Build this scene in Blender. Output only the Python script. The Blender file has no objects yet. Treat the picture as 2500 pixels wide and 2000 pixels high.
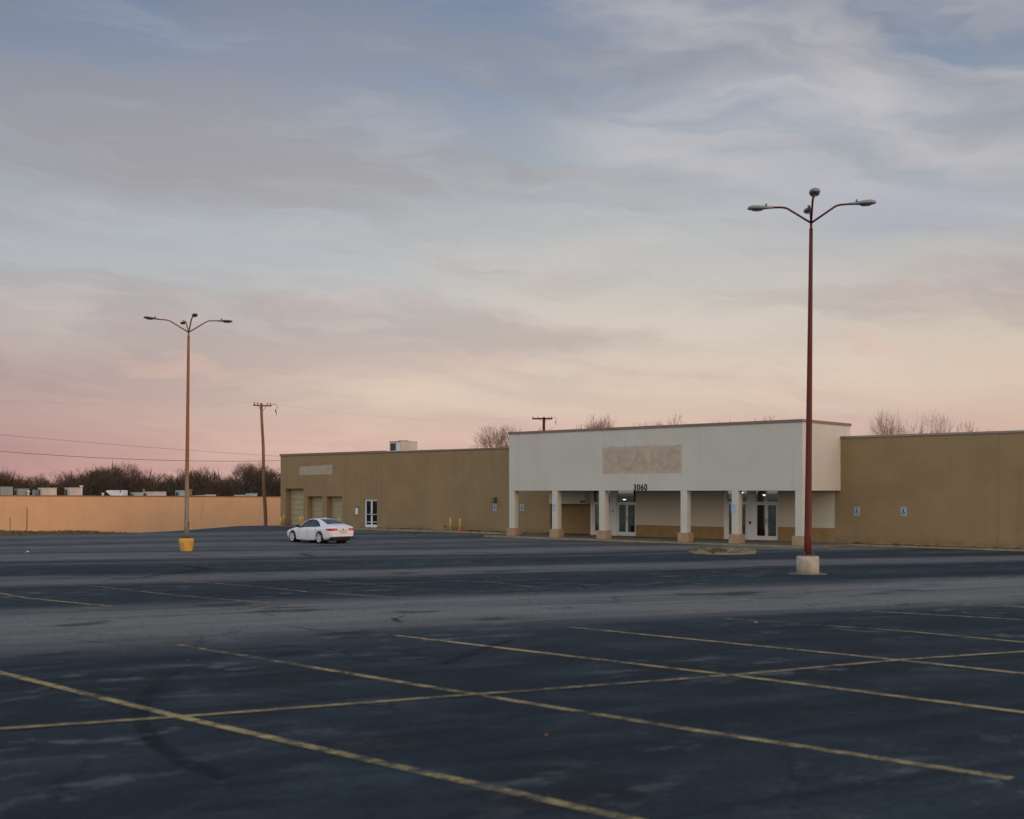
import bpy, bmesh, math, random
from mathutils import Vector, Matrix, noise as mnoise

# ------------------------------------------------------------------ camera
SC = bpy.context.scene
COL = SC.collection
H = 2.95                      # eye height above the shop floor (the lot falls towards the shop)
F = 2860.0 / 2500.0           # focal length / sensor width

cam_d = bpy.data.cameras.new('camera')
cam_d.sensor_width = 36.0
cam_d.lens = 36.0 * F
cam_d.shift_y = (1198 - 1000) / 2500.0
cam_d.clip_end = 6000
cam_d.dof.use_dof = True
cam_d.dof.focus_distance = 62
cam_d.dof.aperture_fstop = 1.9
cam = bpy.data.objects.new('camera', cam_d)
cam.location = (0, 0, H)
cam.rotation_euler = (math.radians(90), 0, 0)
COL.objects.link(cam)
SC.camera = cam
SC.cycles.use_denoising = True; SC.cycles.use_adaptive_sampling = False
SC.render.resolution_x, SC.render.resolution_y = 1024, 819

# ------------------------------------------------------------------ colour management
SC.view_settings.view_transform = 'Standard'
SC.view_settings.look = 'None'
SC.view_settings.exposure = 0
SC.view_settings.gamma = 1
SC.view_settings.use_curve_mapping = False

def lin(r, g, b):
    def f(c):
        c /= 255.0
        return c / 12.92 if c <= .04045 else ((c + .055) / 1.055) ** 2.4
    return (f(r), f(g), f(b), 1)

# ------------------------------------------------------------------ tiny node language
class G:
    """builds math nodes in one node tree"""
    def __init__(s, tree): s.t = tree
    def new(s, typ, **kw):
        n = s.t.nodes.new(typ)
        for k, v in kw.items(): setattr(n, k, v)
        return n
    def put(s, sock, v):
        if isinstance(v, bpy.types.NodeSocket): s.t.links.new(v, sock)
        else: sock.default_value = v
    def m(s, op, a, b=0.0, c=0.0, clamp=False):
        n = s.new('ShaderNodeMath', operation=op, use_clamp=clamp)
        for i, v in enumerate((a, b, c)): s.put(n.inputs[i], v)
        return n.outputs[0]
    def add(s, a, b): return s.m('ADD', a, b)
    def sub(s, a, b): return s.m('SUBTRACT', a, b)
    def mul(s, a, b): return s.m('MULTIPLY', a, b)
    def sstep(s, v, lo, hi, a=0.0, b=1.0):
        n = s.new('ShaderNodeMapRange', interpolation_type='SMOOTHSTEP')
        s.put(n.inputs[0], v); s.put(n.inputs[1], lo); s.put(n.inputs[2], hi); s.put(n.inputs[3], a); s.put(n.inputs[4], b)
        return n.outputs[0]
    def gauss(s, v, c, w):
        d = s.mul(s.sub(v, c), 1.0 / w)
        return s.m('EXPONENT', s.mul(s.mul(d, d), -1.0))
    def xyz(s, x, y, z):
        n = s.new('ShaderNodeCombineXYZ')
        for i, v in enumerate((x, y, z)): s.put(n.inputs[i], v)
        return n.outputs[0]
    def sep(s, v):
        n = s.new('ShaderNodeSeparateXYZ'); s.put(n.inputs[0], v)
        return n.outputs
    def noise(s, vec, scale=1.0, detail=4.0, rough=.5, dist=0.0):
        n = s.new('ShaderNodeTexNoise')
        if vec is not None: s.put(n.inputs['Vector'], vec)
        n.inputs['Scale'].default_value = scale; n.inputs['Detail'].default_value = detail
        n.inputs['Roughness'].default_value = rough; n.inputs['Distortion'].default_value = dist
        return n.outputs[0]
    def mix(s, f, a, b, mode='MIX'):
        n = s.new('ShaderNodeMix', data_type='RGBA', blend_type=mode)
        s.put(n.inputs[0], f); s.put(n.inputs[6], a); s.put(n.inputs[7], b)
        return n.outputs[2]
    def ramp(s, f, stops, mode='LINEAR'):
        n = s.new('ShaderNodeValToRGB'); r = n.color_ramp; r.interpolation = mode
        while len(r.elements) < len(stops): r.elements.new(.5)
        for e, (p, c) in zip(r.elements, stops):
            e.position = p; e.color = c if len(c) == 4 else (*c, 1)
        s.put(n.inputs[0], f)
        return n.outputs[0]

# ------------------------------------------------------------------ sky (dusk: low warm glow to the right and behind)
SUN_AZ, SUN_EL = 135.0, 9.0           # degrees clockwise from +Y
world = bpy.data.worlds.new('World'); SC.world = world; world.use_nodes = True
wt = world.node_tree; wt.nodes.clear(); g = G(wt)
tc = g.new('ShaderNodeTexCoord')
x, y, z = g.sep(tc.outputs['Generated'])
el = g.mul(g.m('ARCSINE', z), 57.29578)
az = g.mul(g.m('ARCTAN2', x, y), 57.29578)
def rp(stops): return [(p / 90.0, lin(*c)) for p, c in stops]
elc = g.m('DIVIDE', g.m('MAXIMUM', el, 0.0), 90.0)
front = g.ramp(elc, rp([(0, (206, 163, 156)), (2.2, (212, 179, 166)), (5, (217, 198, 180)), (8.5, (206, 197, 187)), (12, (184, 185, 185)),
                        (16, (156, 167, 178)), (19.5, (131, 147, 170)), (23, (112, 131, 163)), (38, (116, 140, 174)), (60, (122, 152, 188)), (90, (126, 158, 196))]))
# pinker and dimmer towards the left, a little warmer towards the right
lf = g.sstep(az, -2.0, -30.0)
lowp = g.sstep(el, 12.0, 1.0)
leftc = g.mix(lowp, (.80, .82, .87, 1), (.68, .57, .68, 1))
c = g.mix(lf, front, g.mix(1.0, front, leftc, 'MULTIPLY'))
rf = g.sstep(az, 8.0, 35.0)
c = g.mix(g.mul(rf, .8), c, g.mix(1.0, c, (.95, .91, .86, 1), 'MULTIPLY'))
# the rest of the dome: dull dusk blue behind and to the left, the afterglow behind and to the right
bk = g.mul(g.sstep(g.m('ABSOLUTE', az), 40.0, 105.0), g.sstep(el, 75.0, 45.0))
backc = g.ramp(elc, [(0, (.78, .64, .54, 1)), (12 / 90, (.86, .78, .70, 1)), (30 / 90, (.72, .76, .82, 1)), (60 / 90, (.38, .49, .66, 1)), (1, (.20, .34, .54, 1))])
backc = g.mix(1.0, backc, (1.25, 1.25, 1.25, 1), 'MULTIPLY')
daz = g.m('ABSOLUTE', g.sub(az, SUN_AZ))
glow = g.mul(g.gauss(daz, 0.0, 40.0), g.m('EXPONENT', g.mul(g.m('MAXIMUM', el, 0.0), -1.0 / 16.0)))
gl = g.mix(1.0, (1.5, .74, .34, 1), g.xyz(glow, glow, glow), 'MULTIPLY')
# --- clouds (all in sky directions)
warp = g.noise(g.xyz(g.mul(az, .06), g.mul(el, .16), 0.0), 1.0, 5, .55)
azw = g.add(az, g.mul(g.sub(warp, .5), 14.0)); elw = g.add(el, g.mul(g.sub(warp, .5), 5.0))
tilt = g.add(elw, g.mul(azw, .10))
n1 = g.noise(g.xyz(g.mul(azw, .035), g.mul(tilt, .22), 3.1), 1.0, 5, .55)
bands = g.sstep(n1, .44, .60)
mauve = g.ramp(elc, rp([(0, (214, 168, 158)), (4, (198, 176, 166)), (9, (178, 166, 164)), (14, (164, 161, 163)), (20, (143, 147, 158)), (26, (122, 134, 154)), (60, (80, 88, 120))]))
mauve = g.mix(lf, mauve, g.mix(1.0, mauve, leftc, 'MULTIPLY'))
c = g.mix(g.mul(bands, .75), c, mauve)
# grey veil top left, with a clear bluish gap under its edge
veil = g.mul(g.sstep(g.add(az, g.mul(g.sub(n1, .5), 24)), 5.0, -14.0), g.mul(g.sstep(g.add(elw, g.mul(az, .02)), 12.2, 14.2), g.sstep(elw, 23.5, 15.5)))
c = g.mix(g.mul(veil, .45), c, lin(165, 157, 160))
gap = g.mul(g.sstep(azw, 2.0, -9.0), g.gauss(elw, 10.6, 2.6))
c = g.mix(g.mul(gap, .42), c, lin(172, 182, 192))
# wispy cirrus, upper right
n2 = g.noise(g.xyz(g.mul(azw, .10), g.mul(g.add(elw, g.mul(azw, .16)), .55), 8.0), .7, 5, .48, .3)
n5 = g.noise(g.xyz(g.mul(azw, .16), g.mul(g.add(elw, g.mul(azw, .10)), .9), 18.0), .65, 7, .56, .2)
pale_ = g.ramp(elc, rp([(0, (226, 190, 172)), (5, (226, 204, 188)), (9, (212, 200, 192)), (14, (192, 191, 192)), (20, (170, 175, 184)), (30, (150, 160, 182))]))
c = g.mix(g.mul(g.sstep(n5, .48, .70), g.mul(.42, g.sstep(az, -30.0, 4.0, .45, 1.0))), c, pale_)
n6 = g.noise(g.xyz(g.mul(azw, .05), g.mul(tilt, .5), 28.0), 1.0, 7, .62)
c = g.mix(g.mul(g.sstep(n6, .50, .68), .38), c, mauve)
reg = g.mul(g.sstep(az, -1.0, 7.0), g.mul(g.sstep(el, 9.0, 15.0), g.sstep(el, 27.0, 19.5)))
wisp = g.mul(g.sstep(n2, .34, .74), reg)
c = g.mix(g.mul(wisp, .78), c, lin(202, 196, 196))
hole = g.mul(g.gauss(az, 19.5, 6.5), g.gauss(g.add(elw, g.mul(az, .05)), 13.8, 1.9))
c = g.mix(g.mul(hole, .42), c, lin(150, 160, 186))
n4 = g.noise(g.xyz(g.mul(azw, .07), g.mul(tilt, .75), 5.0), 1.0, 5, .6)
fleck = g.mul(g.sstep(n4, .56, .72), g.mul(g.sstep(el, 1.0, 3.5), g.sstep(el, 13.0, 8.0)))
c = g.mix(g.mul(fleck, .42), c, lin(222, 184, 168))
c = g.mix(bk, c, g.mix(1.0, backc, gl, 'ADD'))
# a little of the physical sky underneath
sky = g.new('ShaderNodeTexSky', sky_type='NISHITA', sun_disc=False)
sky.sun_elevation = math.radians(SUN_EL); sky.sun_rotation = math.radians(SUN_AZ)
skyc = g.mix(1.0, sky.outputs[0], (.004, .004, .004, 1), 'MULTIPLY')
c = g.mix(1.0, c, skyc, 'ADD')
bg = g.new('ShaderNodeBackground'); g.put(bg.inputs[0], c); bg.inputs[1].default_value = 1.0
wo = g.new('ShaderNodeOutputWorld'); wt.links.new(bg.outputs[0], wo.inputs[0])

sun_d = bpy.data.lights.new('sun', 'SUN'); sun_d.energy = .62; sun_d.angle = math.radians(14); sun_d.color = (1, .56, .30)
sun = bpy.data.objects.new('sun', sun_d); COL.objects.link(sun)
_a, _e = math.radians(SUN_AZ), math.radians(SUN_EL)
sun.rotation_euler = Vector((math.sin(_a) * math.cos(_e), math.cos(_a) * math.cos(_e), math.sin(_e))).to_track_quat('Z', 'Y').to_euler()

# ------------------------------------------------------------------ materials
MATS = {}
def mat(name, col, rough=.8, spec=.3, metal=0.0, var=.0, vscale=1.0, bump=0.0, bscale=20.0, stretch=(1, 1, 1), emit=None, estr=0, coat=0):
    if name in MATS: return MATS[name]
    m_ = bpy.data.materials.new(name); m_.use_nodes = True; MATS[name] = m_
    t = m_.node_tree; b = t.nodes['Principled BSDF']; q = G(t)
    b.inputs['Base Color'].default_value = (*col[:3], 1); b.inputs['Roughness'].default_value = rough
    b.inputs['Specular IOR Level'].default_value = spec; b.inputs['Metallic'].default_value = metal
    if coat: b.inputs['Coat Weight'].default_value = coat; b.inputs['Coat Roughness'].default_value = .05
    if emit: b.inputs['Emission Color'].default_value = (*emit, 1); b.inputs['Emission Strength'].default_value = estr
    if var or bump:
        tcn = q.new('ShaderNodeTexCoord'); mp = q.new('ShaderNodeMapping'); mp.inputs['Scale'].default_value = stretch
        t.links.new(tcn.outputs['Object'], mp.inputs[0])
        if var:
            n = q.noise(mp.outputs[0], vscale, 6, .6)
            lo = tuple(v * (1 - var) for v in col[:3]); hi = tuple(v * (1 + var) for v in col[:3])
            t.links.new(q.ramp(n, [(.3, lo), (.7, hi)]), b.inputs['Base Color'])
        if bump:
            n = q.noise(mp.outputs[0], bscale, 4, .6)
            bn = q.new('ShaderNodeBump'); bn.inputs['Strength'].default_value = bump; bn.inputs['Distance'].default_value = .02
            t.links.new(n, bn.inputs['Height']); t.links.new(bn.outputs[0], b.inputs['Normal'])
    return m_

def wall_mat(name, col, dirt=(.10, .085, .05), block=True, var=.12, dirt_h=.6, streak=.34):
    """painted masonry: faint block joints, mottled paint, run-off streaks from the coping, splashed dirt near the base"""
    m_ = bpy.data.materials.new(name); m_.use_nodes = True; MATS[name] = m_
    t = m_.node_tree; b = t.nodes['Principled BSDF']; q = G(t)
    tcn = q.new('ShaderNodeTexCoord'); X, Y, Z = q.sep(tcn.outputs['Object'])
    o = tcn.outputs['Object']
    n = q.noise(o, .45, 6, .65)
    c_ = q.ramp(n, [(.3, tuple(v * (1 - var) for v in col)), (.7, tuple(v * (1 + var) for v in col))])
    n2_ = q.noise(o, 7.0, 3, .6)
    c_ = q.mix(q.mul(q.sstep(n2_, .45, .75), .14), c_, tuple(v * .78 for v in col) + (1,))
    st = q.noise(q.xyz(q.mul(q.add(X, Y), 2.2), 0.0, q.mul(Z, .12)), 1.0, 4, .6)
    c_ = q.mix(q.mul(q.sstep(st, .52, .75), streak), c_, tuple(v * .70 for v in col) + (1,))
    dn = q.noise(q.xyz(q.mul(q.add(X, Y), 1.1), 0.0, q.mul(Z, 1.4)), 1.0, 5, .65)
    d = q.mul(q.sstep(Z, dirt_h, .0), q.sstep(dn, .38, .66)) if dirt_h > 0 else 0.0
    c_ = q.mix(q.mul(d, .55), c_, (*dirt, 1))
    t.links.new(c_, b.inputs['Base Color'])
    b.inputs['Roughness'].default_value = .85; b.inputs['Specular IOR Level'].default_value = .2
    hgt = q.mul(q.noise(o, 22.0, 4, .6), .5)
    if block:
        bt = q.new('ShaderNodeTexBrick'); bt.inputs['Scale'].default_value = 1.0
        bt.inputs['Brick Width'].default_value = .4; bt.inputs['Row Height'].default_value = .2; bt.inputs['Mortar Size'].default_value = .008
        t.links.new(q.xyz(q.add(X, Y), Z, 0.0), bt.inputs['Vector'])
        hgt = q.sub(hgt, bt.outputs['Fac'])
        c2 = q.mix(q.mul(bt.outputs['Fac'], .28), c_, tuple(v * .6 for v in col) + (1,))
        t.links.new(c2, b.inputs['Base Color'])
    bn = q.new('ShaderNodeBump'); bn.inputs['Strength'].default_value = .35; bn.inputs['Distance'].default_value = .012
    t.links.new(hgt, bn.inputs['Height']); t.links.new(bn.outputs[0], b.inputs['Normal'])
    return m_

TAN = wall_mat('tan_painted_block', (.290, .209, .112))
CREAM = wall_mat('cream_stucco', (.56, .53, .43), block=False, dirt_h=.25, var=.04, streak=.12)
WHITE = wall_mat('white_stucco', (.550, .545, .485), block=False, dirt_h=.0, var=.06, streak=.24)
ORANGE = wall_mat('orange_painted_wall', (.66, .405, .225), block=False, dirt_h=-1.0, var=.07, streak=.16)
BASEM = mat('tan_plinth_paint', (.37, .27, .17), .85, .2, var=.12, vscale=3, bump=.2)
BROWN = mat('brown_plinth_paint', (.30, .20, .095), .85, .2, var=.12, vscale=2, bump=.2)
COPE = mat('brown_metal_coping', (.21, .145, .125), .55, .4, var=.1, vscale=1.5)
COPE2 = mat('grey_metal_coping', (.26, .22, .21), .5, .4, var=.1, vscale=1.5)
ROOF = mat('roof_membrane', (.35, .34, .33), .9, .1, var=.1)
GDOOR = mat('garage_door_paint', (.36, .32, .20), .6, .3, var=.08, vscale=2)
FRAME = mat('white_door_frame', (.70, .72, .74), .45, .4, var=.05, vscale=4)
DARKGLASS = mat('dark_door_glass', (.006, .007, .012), .08, .5)
DGLASS = None
BLACK = mat('black_paint', (.012, .012, .013), .5, .4)
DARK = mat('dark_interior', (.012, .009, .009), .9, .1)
RED = mat('red_interior_panel', (.16, .006, .006), .8, .2)
INT = mat('interior_wall', (.46, .43, .34), .9, .1, var=.2, vscale=1)
LAMP = mat('lit_lamp', (1, 1, 1), .5, .3, emit=(1, .93, .85), estr=11)
LAMP.cycles.emission_sampling = 'NONE'
SIGNW = mat('sign_plate', (.35, .46, .55), .5, .4, var=.08, vscale=5)
SIGNB = mat('sign_blue', (.02, .08, .26), .5, .4)
SIGNF = mat('faded_blue_sign', (.33, .44, .58), .6, .3, var=.1, vscale=4)
YELLOW = mat('yellow_bollard_paint', (.62, .43, .12), .6, .3, var=.2, vscale=5)
YBASE = mat('yellow_concrete', (.56, .335, .075), .8, .2, var=.22, vscale=4, bump=.3)
CONC = mat('pale_concrete', (.42, .38, .32), .9, .2, var=.25, vscale=4, bump=.4, bscale=14)
KERB = mat('kerb_concrete', (.27, .225, .13), .9, .2, var=.3, vscale=1.6, bump=.3)
WALK = mat('sidewalk_concrete', (.17, .155, .125), .9, .2, var=.3, vscale=.9, bump=.3)
CONE = mat('orange_cone', (.75, .09, .02), .6, .3)
GALV = mat('galvanised_head', (.25, .265, .265), .45, .5, metal=.2, var=.12, vscale=6)
HEADB = mat('brown_head', (.07, .035, .03), .55, .4, var=.15, vscale=6)
LENS = mat('lamp_lens', (.10, .10, .09), .2, .5)
HVACW = mat('unit_pale_metal', (.50, .46, .40), .55, .4, var=.14, vscale=1.2)
HVACG = mat('unit_green_grey_metal', (.24, .29, .26), .55, .4, var=.14, vscale=1.2)
GRILL = mat('unit_grille', (.045, .055, .05), .6, .3)
WOOD = mat('weathered_wood', (.21, .125, .075), .9, .1, var=.35, vscale=3, stretch=(6, 6, .35), bump=.4, bscale=8)
BARK = mat('bare_bark', (.115, .066, .048), .95, .1, var=.3, vscale=1)
TWIG = mat('bare_twigs', (.25, .155, .115), .95, .1, var=.25, vscale=.5)
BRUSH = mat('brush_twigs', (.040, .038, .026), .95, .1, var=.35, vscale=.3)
WIRE = mat('wire', (.06, .045, .05), .7, .2)
INSUL = mat('insulator', (.16, .08, .07), .4, .4)
GRASS = mat('dry_grass', (.135, .105, .04), .95, .1, var=.4, vscale=2)
SOIL = mat('bare_soil', (.14, .10, .06), .95, .1, var=.35, vscale=1.5, bump=.5)
DIRT = mat('lower_ground', (.09, .075, .045), .95, .1, var=.3, vscale=.3)
PAINT = mat('white_car_paint', (.77, .78, .81), .28, .5, coat=.6)
CGLASS = mat('car_glass', (.012, .024, .030), .07, .7)
TYRE = mat('tyre_rubber', (.012, .012, .012), .85, .2)
RIM = mat('alloy_rim', (.66, .66, .68), .35, .5, metal=.1)
PLAST = mat('black_plastic', (.014, .014, .015), .6, .3)
TAIL = mat('red_tail_lamp', (.46, .013, .016), .2, .5)
TAILW = mat('clear_tail_lamp', (.62, .30, .26), .25, .5)
PLATE = mat('number_plate', (.52, .50, .50), .5, .3, var=.15, vscale=14)
CHROME = mat('chrome', (.6, .6, .6), .2, .5, metal=1)
NOTICE = mat('notice_white', (.72, .72, .76), .5, .3)
GREY = mat('dark_grey_metal', (.09, .085, .08), .5, .4, var=.1)
LEAF = mat('dead_leaf', (.20, .10, .05), .9, .1)
PAPER = mat('white_litter', (.75, .75, .75), .8, .2)

def pole_mat(name, a, b_, split):
    m_ = bpy.data.materials.new(name); m_.use_nodes = True
    t = m_.node_tree; p = t.nodes['Principled BSDF']; q = G(t)
    tcn = q.new('ShaderNodeTexCoord'); X, Y, Z = q.sep(tcn.outputs['Object'])
    n = q.noise(q.xyz(q.mul(X, 14), q.mul(Y, 14), q.mul(Z, 1.3)), 1.0, 6, .65)
    # blends to a second colour low down, along a patchy noise outline
    f = q.sstep(q.add(Z, q.mul(q.sub(n, .5), 5.0)), split - .8, split + .8)
    c_ = q.mix(f, b_, a)
    c_ = q.mix(q.mul(q.sstep(n, .5, .75), .45), c_, tuple(v * .45 for v in a[:3]) + (1,))
    t.links.new(c_, p.inputs['Base Color']); p.inputs['Roughness'].default_value = .6; p.inputs['Specular IOR Level'].default_value = .35
    return m_
RUSTR = pole_mat('dark_red_rusted_pole', (.105, .018, .012, 1), (.17, .045, .02, 1), .9)
POLEO = pole_mat('orange_brown_grey_pole', (.26, .105, .035, 1), (.23, .20, .165, 1), 3.2)

# clear door glass: mostly a mirror of the dusk at grazing angles, see-through straight on
def glass_mat():
    m_ = bpy.data.materials.new('shop_door_glass'); m_.use_nodes = True
    t = m_.node_tree; t.nodes.clear(); q = G(t)
    tr = q.new('ShaderNodeBsdfTransparent'); tr.inputs[0].default_value = (.62, .68, .64, 1)
    gl = q.new('ShaderNodeBsdfGlossy'); gl.inputs['Roughness'].default_value = .03; gl.inputs[0].default_value = (.8, .9, .85, 1)
    fr = q.new('ShaderNodeFresnel'); fr.inputs[0].default_value = 1.55
    mx = q.new('ShaderNodeMixShader'); q.put(mx.inputs[0], q.m('MULTIPLY_ADD', fr.outputs[0], 1.2, .17, True))
    t.links.new(tr.outputs[0], mx.inputs[1]); t.links.new(gl.outputs[0], mx.inputs[2])
    o = q.new('ShaderNodeOutputMaterial'); t.links.new(mx.outputs[0], o.inputs[0])
    return m_
DGLASS = glass_mat()

# ------------------------------------------------------------------ asphalt
ROW_P = (-2.62, 9.26)                   # a point on the centre line of the nearest double row
AX, AY = .889, .458                     # along the rows
def asphalt_mat():
    m_ = bpy.data.materials.new('worn_asphalt'); m_.use_nodes = True
    t = m_.node_tree; b = t.nodes['Principled BSDF']; q = G(t)
    tcn = q.new('ShaderNodeTexCoord'); X, Y, Z = q.sep(tcn.outputs['Object'])
    dx, dy = q.sub(X, ROW_P[0]), q.sub(Y, ROW_P[1])
    u = q.add(q.mul(dx, AX), q.mul(dy, AY)); v = q.add(q.mul(dx, -AY), q.mul(dy, AX))
    nw = q.noise(q.xyz(q.mul(u, .10), q.mul(v, .35), 0.0), 1.0, 4, .55)
    vw = q.add(v, q.mul(q.sub(nw, .5), 3.4))
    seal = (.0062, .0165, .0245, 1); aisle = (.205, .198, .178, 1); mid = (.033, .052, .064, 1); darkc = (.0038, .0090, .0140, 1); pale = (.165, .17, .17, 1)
    # driving lanes between the rows of stalls: worn to bare grey; stalls keep their blue-black seal coat
    def band(c0, w0, soft):
        d_ = q.m('ABSOLUTE', q.sub(vw, c0)); return q.sstep(d_, w0 + soft, w0 - soft * .4)
    lane = band(8.6, 2.3, 2.1)
    for c0, w0, so, amp in ((21.3, 1.5, 1.6, .75), (38.5, 3.0, 2.6, .85), (47.0, 1.5, 2.5, .45), (54.0, 2.2, 2.5, .7), (63.0, 2.0, 3.0, .55), (72.0, 2.5, 3.0, .6), (31.0, .5, 1.2, .35)):
        lane = q.m('MAXIMUM', lane, q.mul(band(c0, w0, so), amp))
    s1 = q.noise(q.xyz(q.mul(u, .05), q.mul(v, 1.0), 2.0), 1.0, 6, .62)
    s3 = q.noise(q.xyz(q.mul(u, .09), q.mul(v, 1.7), 17.0), 1.0, 5, .6)
    w1 = q.noise(q.xyz(q.mul(u, .16), q.mul(v, .30), 4.4), 1.0, 6, .62)
    w2 = q.noise(q.xyz(q.mul(u, .9), q.mul(v, 1.3), 14.0), 1.0, 6, .66)
    w3 = q.noise(q.xyz(q.mul(u, .7), q.mul(v, 1.1), 24.0), 1.0, 6, .66)
    base = q.mix(q.mul(q.sstep(w1, .42, .68), .60), seal, mid)
    base = q.mix(q.mul(q.sstep(s1, .50, .64), .60), base, mid)
    base = q.mix(q.mul(q.sstep(w2, .46, .68), .75), base, mid)
    base = q.mix(q.mul(q.sstep(s3, .54, .64), .60), base, darkc)
    base = q.mix(q.mul(q.sstep(w3, .50, .70), .65), base, darkc)
    lanec = q.mix(q.mul(q.sstep(s3, .46, .64), .55), aisle, (.115, .112, .108, 1))
    lanec = q.mix(q.mul(q.sstep(w2, .52, .70), .35), lanec, (.26, .24, .22, 1))
    lanec = q.mix(q.mul(q.sstep(s1, .52, .66), .50), lanec, mid)
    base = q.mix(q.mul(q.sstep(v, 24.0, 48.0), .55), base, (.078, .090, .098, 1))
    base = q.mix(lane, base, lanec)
    # oil-dark patches inside stalls
    n_ = q.noise(q.xyz(q.mul(u, .42), q.mul(v, .75), 1.0), 1.0, 3, .5)
    base = q.mix(q.mul(q.sstep(n_, .59, .68), .70), base, (.010, .009, .012, 1))
    # pale scuffs where the seal coat has gone
    sc1 = q.noise(q.xyz(q.mul(u, .22), q.mul(v, .28), 4.0), 1.0, 2, .5)
    sc2 = q.noise(q.xyz(q.mul(u, 1.5), q.mul(v, 2.3), 9.0), 1.0, 5, .62)
    sc = q.mul(q.sstep(sc1, .43, .58), q.sstep(sc2, .53, .65))
    base = q.mix(q.mul(sc, .62), base, pale)
    # fine crazing
    vo = q.new('ShaderNodeTexVoronoi', feature='DISTANCE_TO_EDGE'); vo.inputs['Scale'].default_value = .34
    wv = q.noise(tcn.outputs['Object'], 1.4, 4, .6)
    t.links.new(q.xyz(q.add(X, q.mul(wv, 1.5)), q.add(Y, q.mul(wv, -1.3)), 0.0), vo.inputs['Vector'])
    crk = q.mul(q.sstep(vo.outputs['Distance'], .012, .003), q.sstep(w1, .46, .58))
    base = q.mix(q.mul(crk, .65), base, (.007, .008, .010, 1))
    # aggregate
    ag = q.noise(tcn.outputs['Object'], 60.0, 3, .7)
    base = q.mix(q.sstep(ag, .42, .78, 0.0, .30), base, (.055, .058, .062, 1))
    ag2 = q.noise(tcn.outputs['Object'], 16.0, 6, .75)
    base = q.mix(q.sstep(ag2, .46, .68, 0.0, .60), base, darkc)
    ag3 = q.noise(tcn.outputs['Object'], 27.0, 4, .75)
    base = q.mix(q.sstep(ag3, .58, .72, 0.0, .26), base, (.13, .13, .13, 1))
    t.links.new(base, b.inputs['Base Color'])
    b.inputs['Roughness'].default_value = .82; b.inputs['Specular IOR Level'].default_value = .16
    bn = q.new('ShaderNodeBump'); bn.inputs['Strength'].default_value = .5; bn.inputs['Distance'].default_value = .01
    t.links.new(ag, bn.inputs['Height']); t.links.new(bn.outputs[0], b.inputs['Normal'])
    return m_
ASPH = asphalt_mat()

def stripe_mat(name, col, keep_lo, keep_hi, sc=5.0, amax=1.0):
    m_ = bpy.data.materials.new(name); m_.use_nodes = True
    t = m_.node_tree; b = t.nodes['Principled BSDF']; q = G(t)
    tcn = q.new('ShaderNodeTexCoord')
    n = q.noise(tcn.outputs['Object'], sc, 6, .7)
    n2_ = q.noise(tcn.outputs['Object'], .35, 3, .5)
    b.inputs['Base Color'].default_value = (*col, 1); b.inputs['Roughness'].default_value = .85; b.inputs['Specular IOR Level'].default_value = .2
    t.links.new(q.sstep(q.add(n, q.mul(q.sub(n2_, .5), .5)), keep_lo, keep_hi, 0.0, amax), b.inputs['Alpha'])
    return m_
LINE = stripe_mat('worn_yellow_paint', (.42, .32, .15), .28, .68)
LINE2 = stripe_mat('faded_yellow_paint', (.36, .28, .13), .32, .66)
LINE3 = stripe_mat('almost_gone_yellow_paint', (.34, .28, .14), .38, .80)
TYREMARK = stripe_mat('tyre_rubber_mark', (.008, .010, .014), .30, .75, 2.5, .75)
SKID = stripe_mat('faint_tyre_arc', (.004, .006, .009), .25, .70, 3.0, .40)

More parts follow.
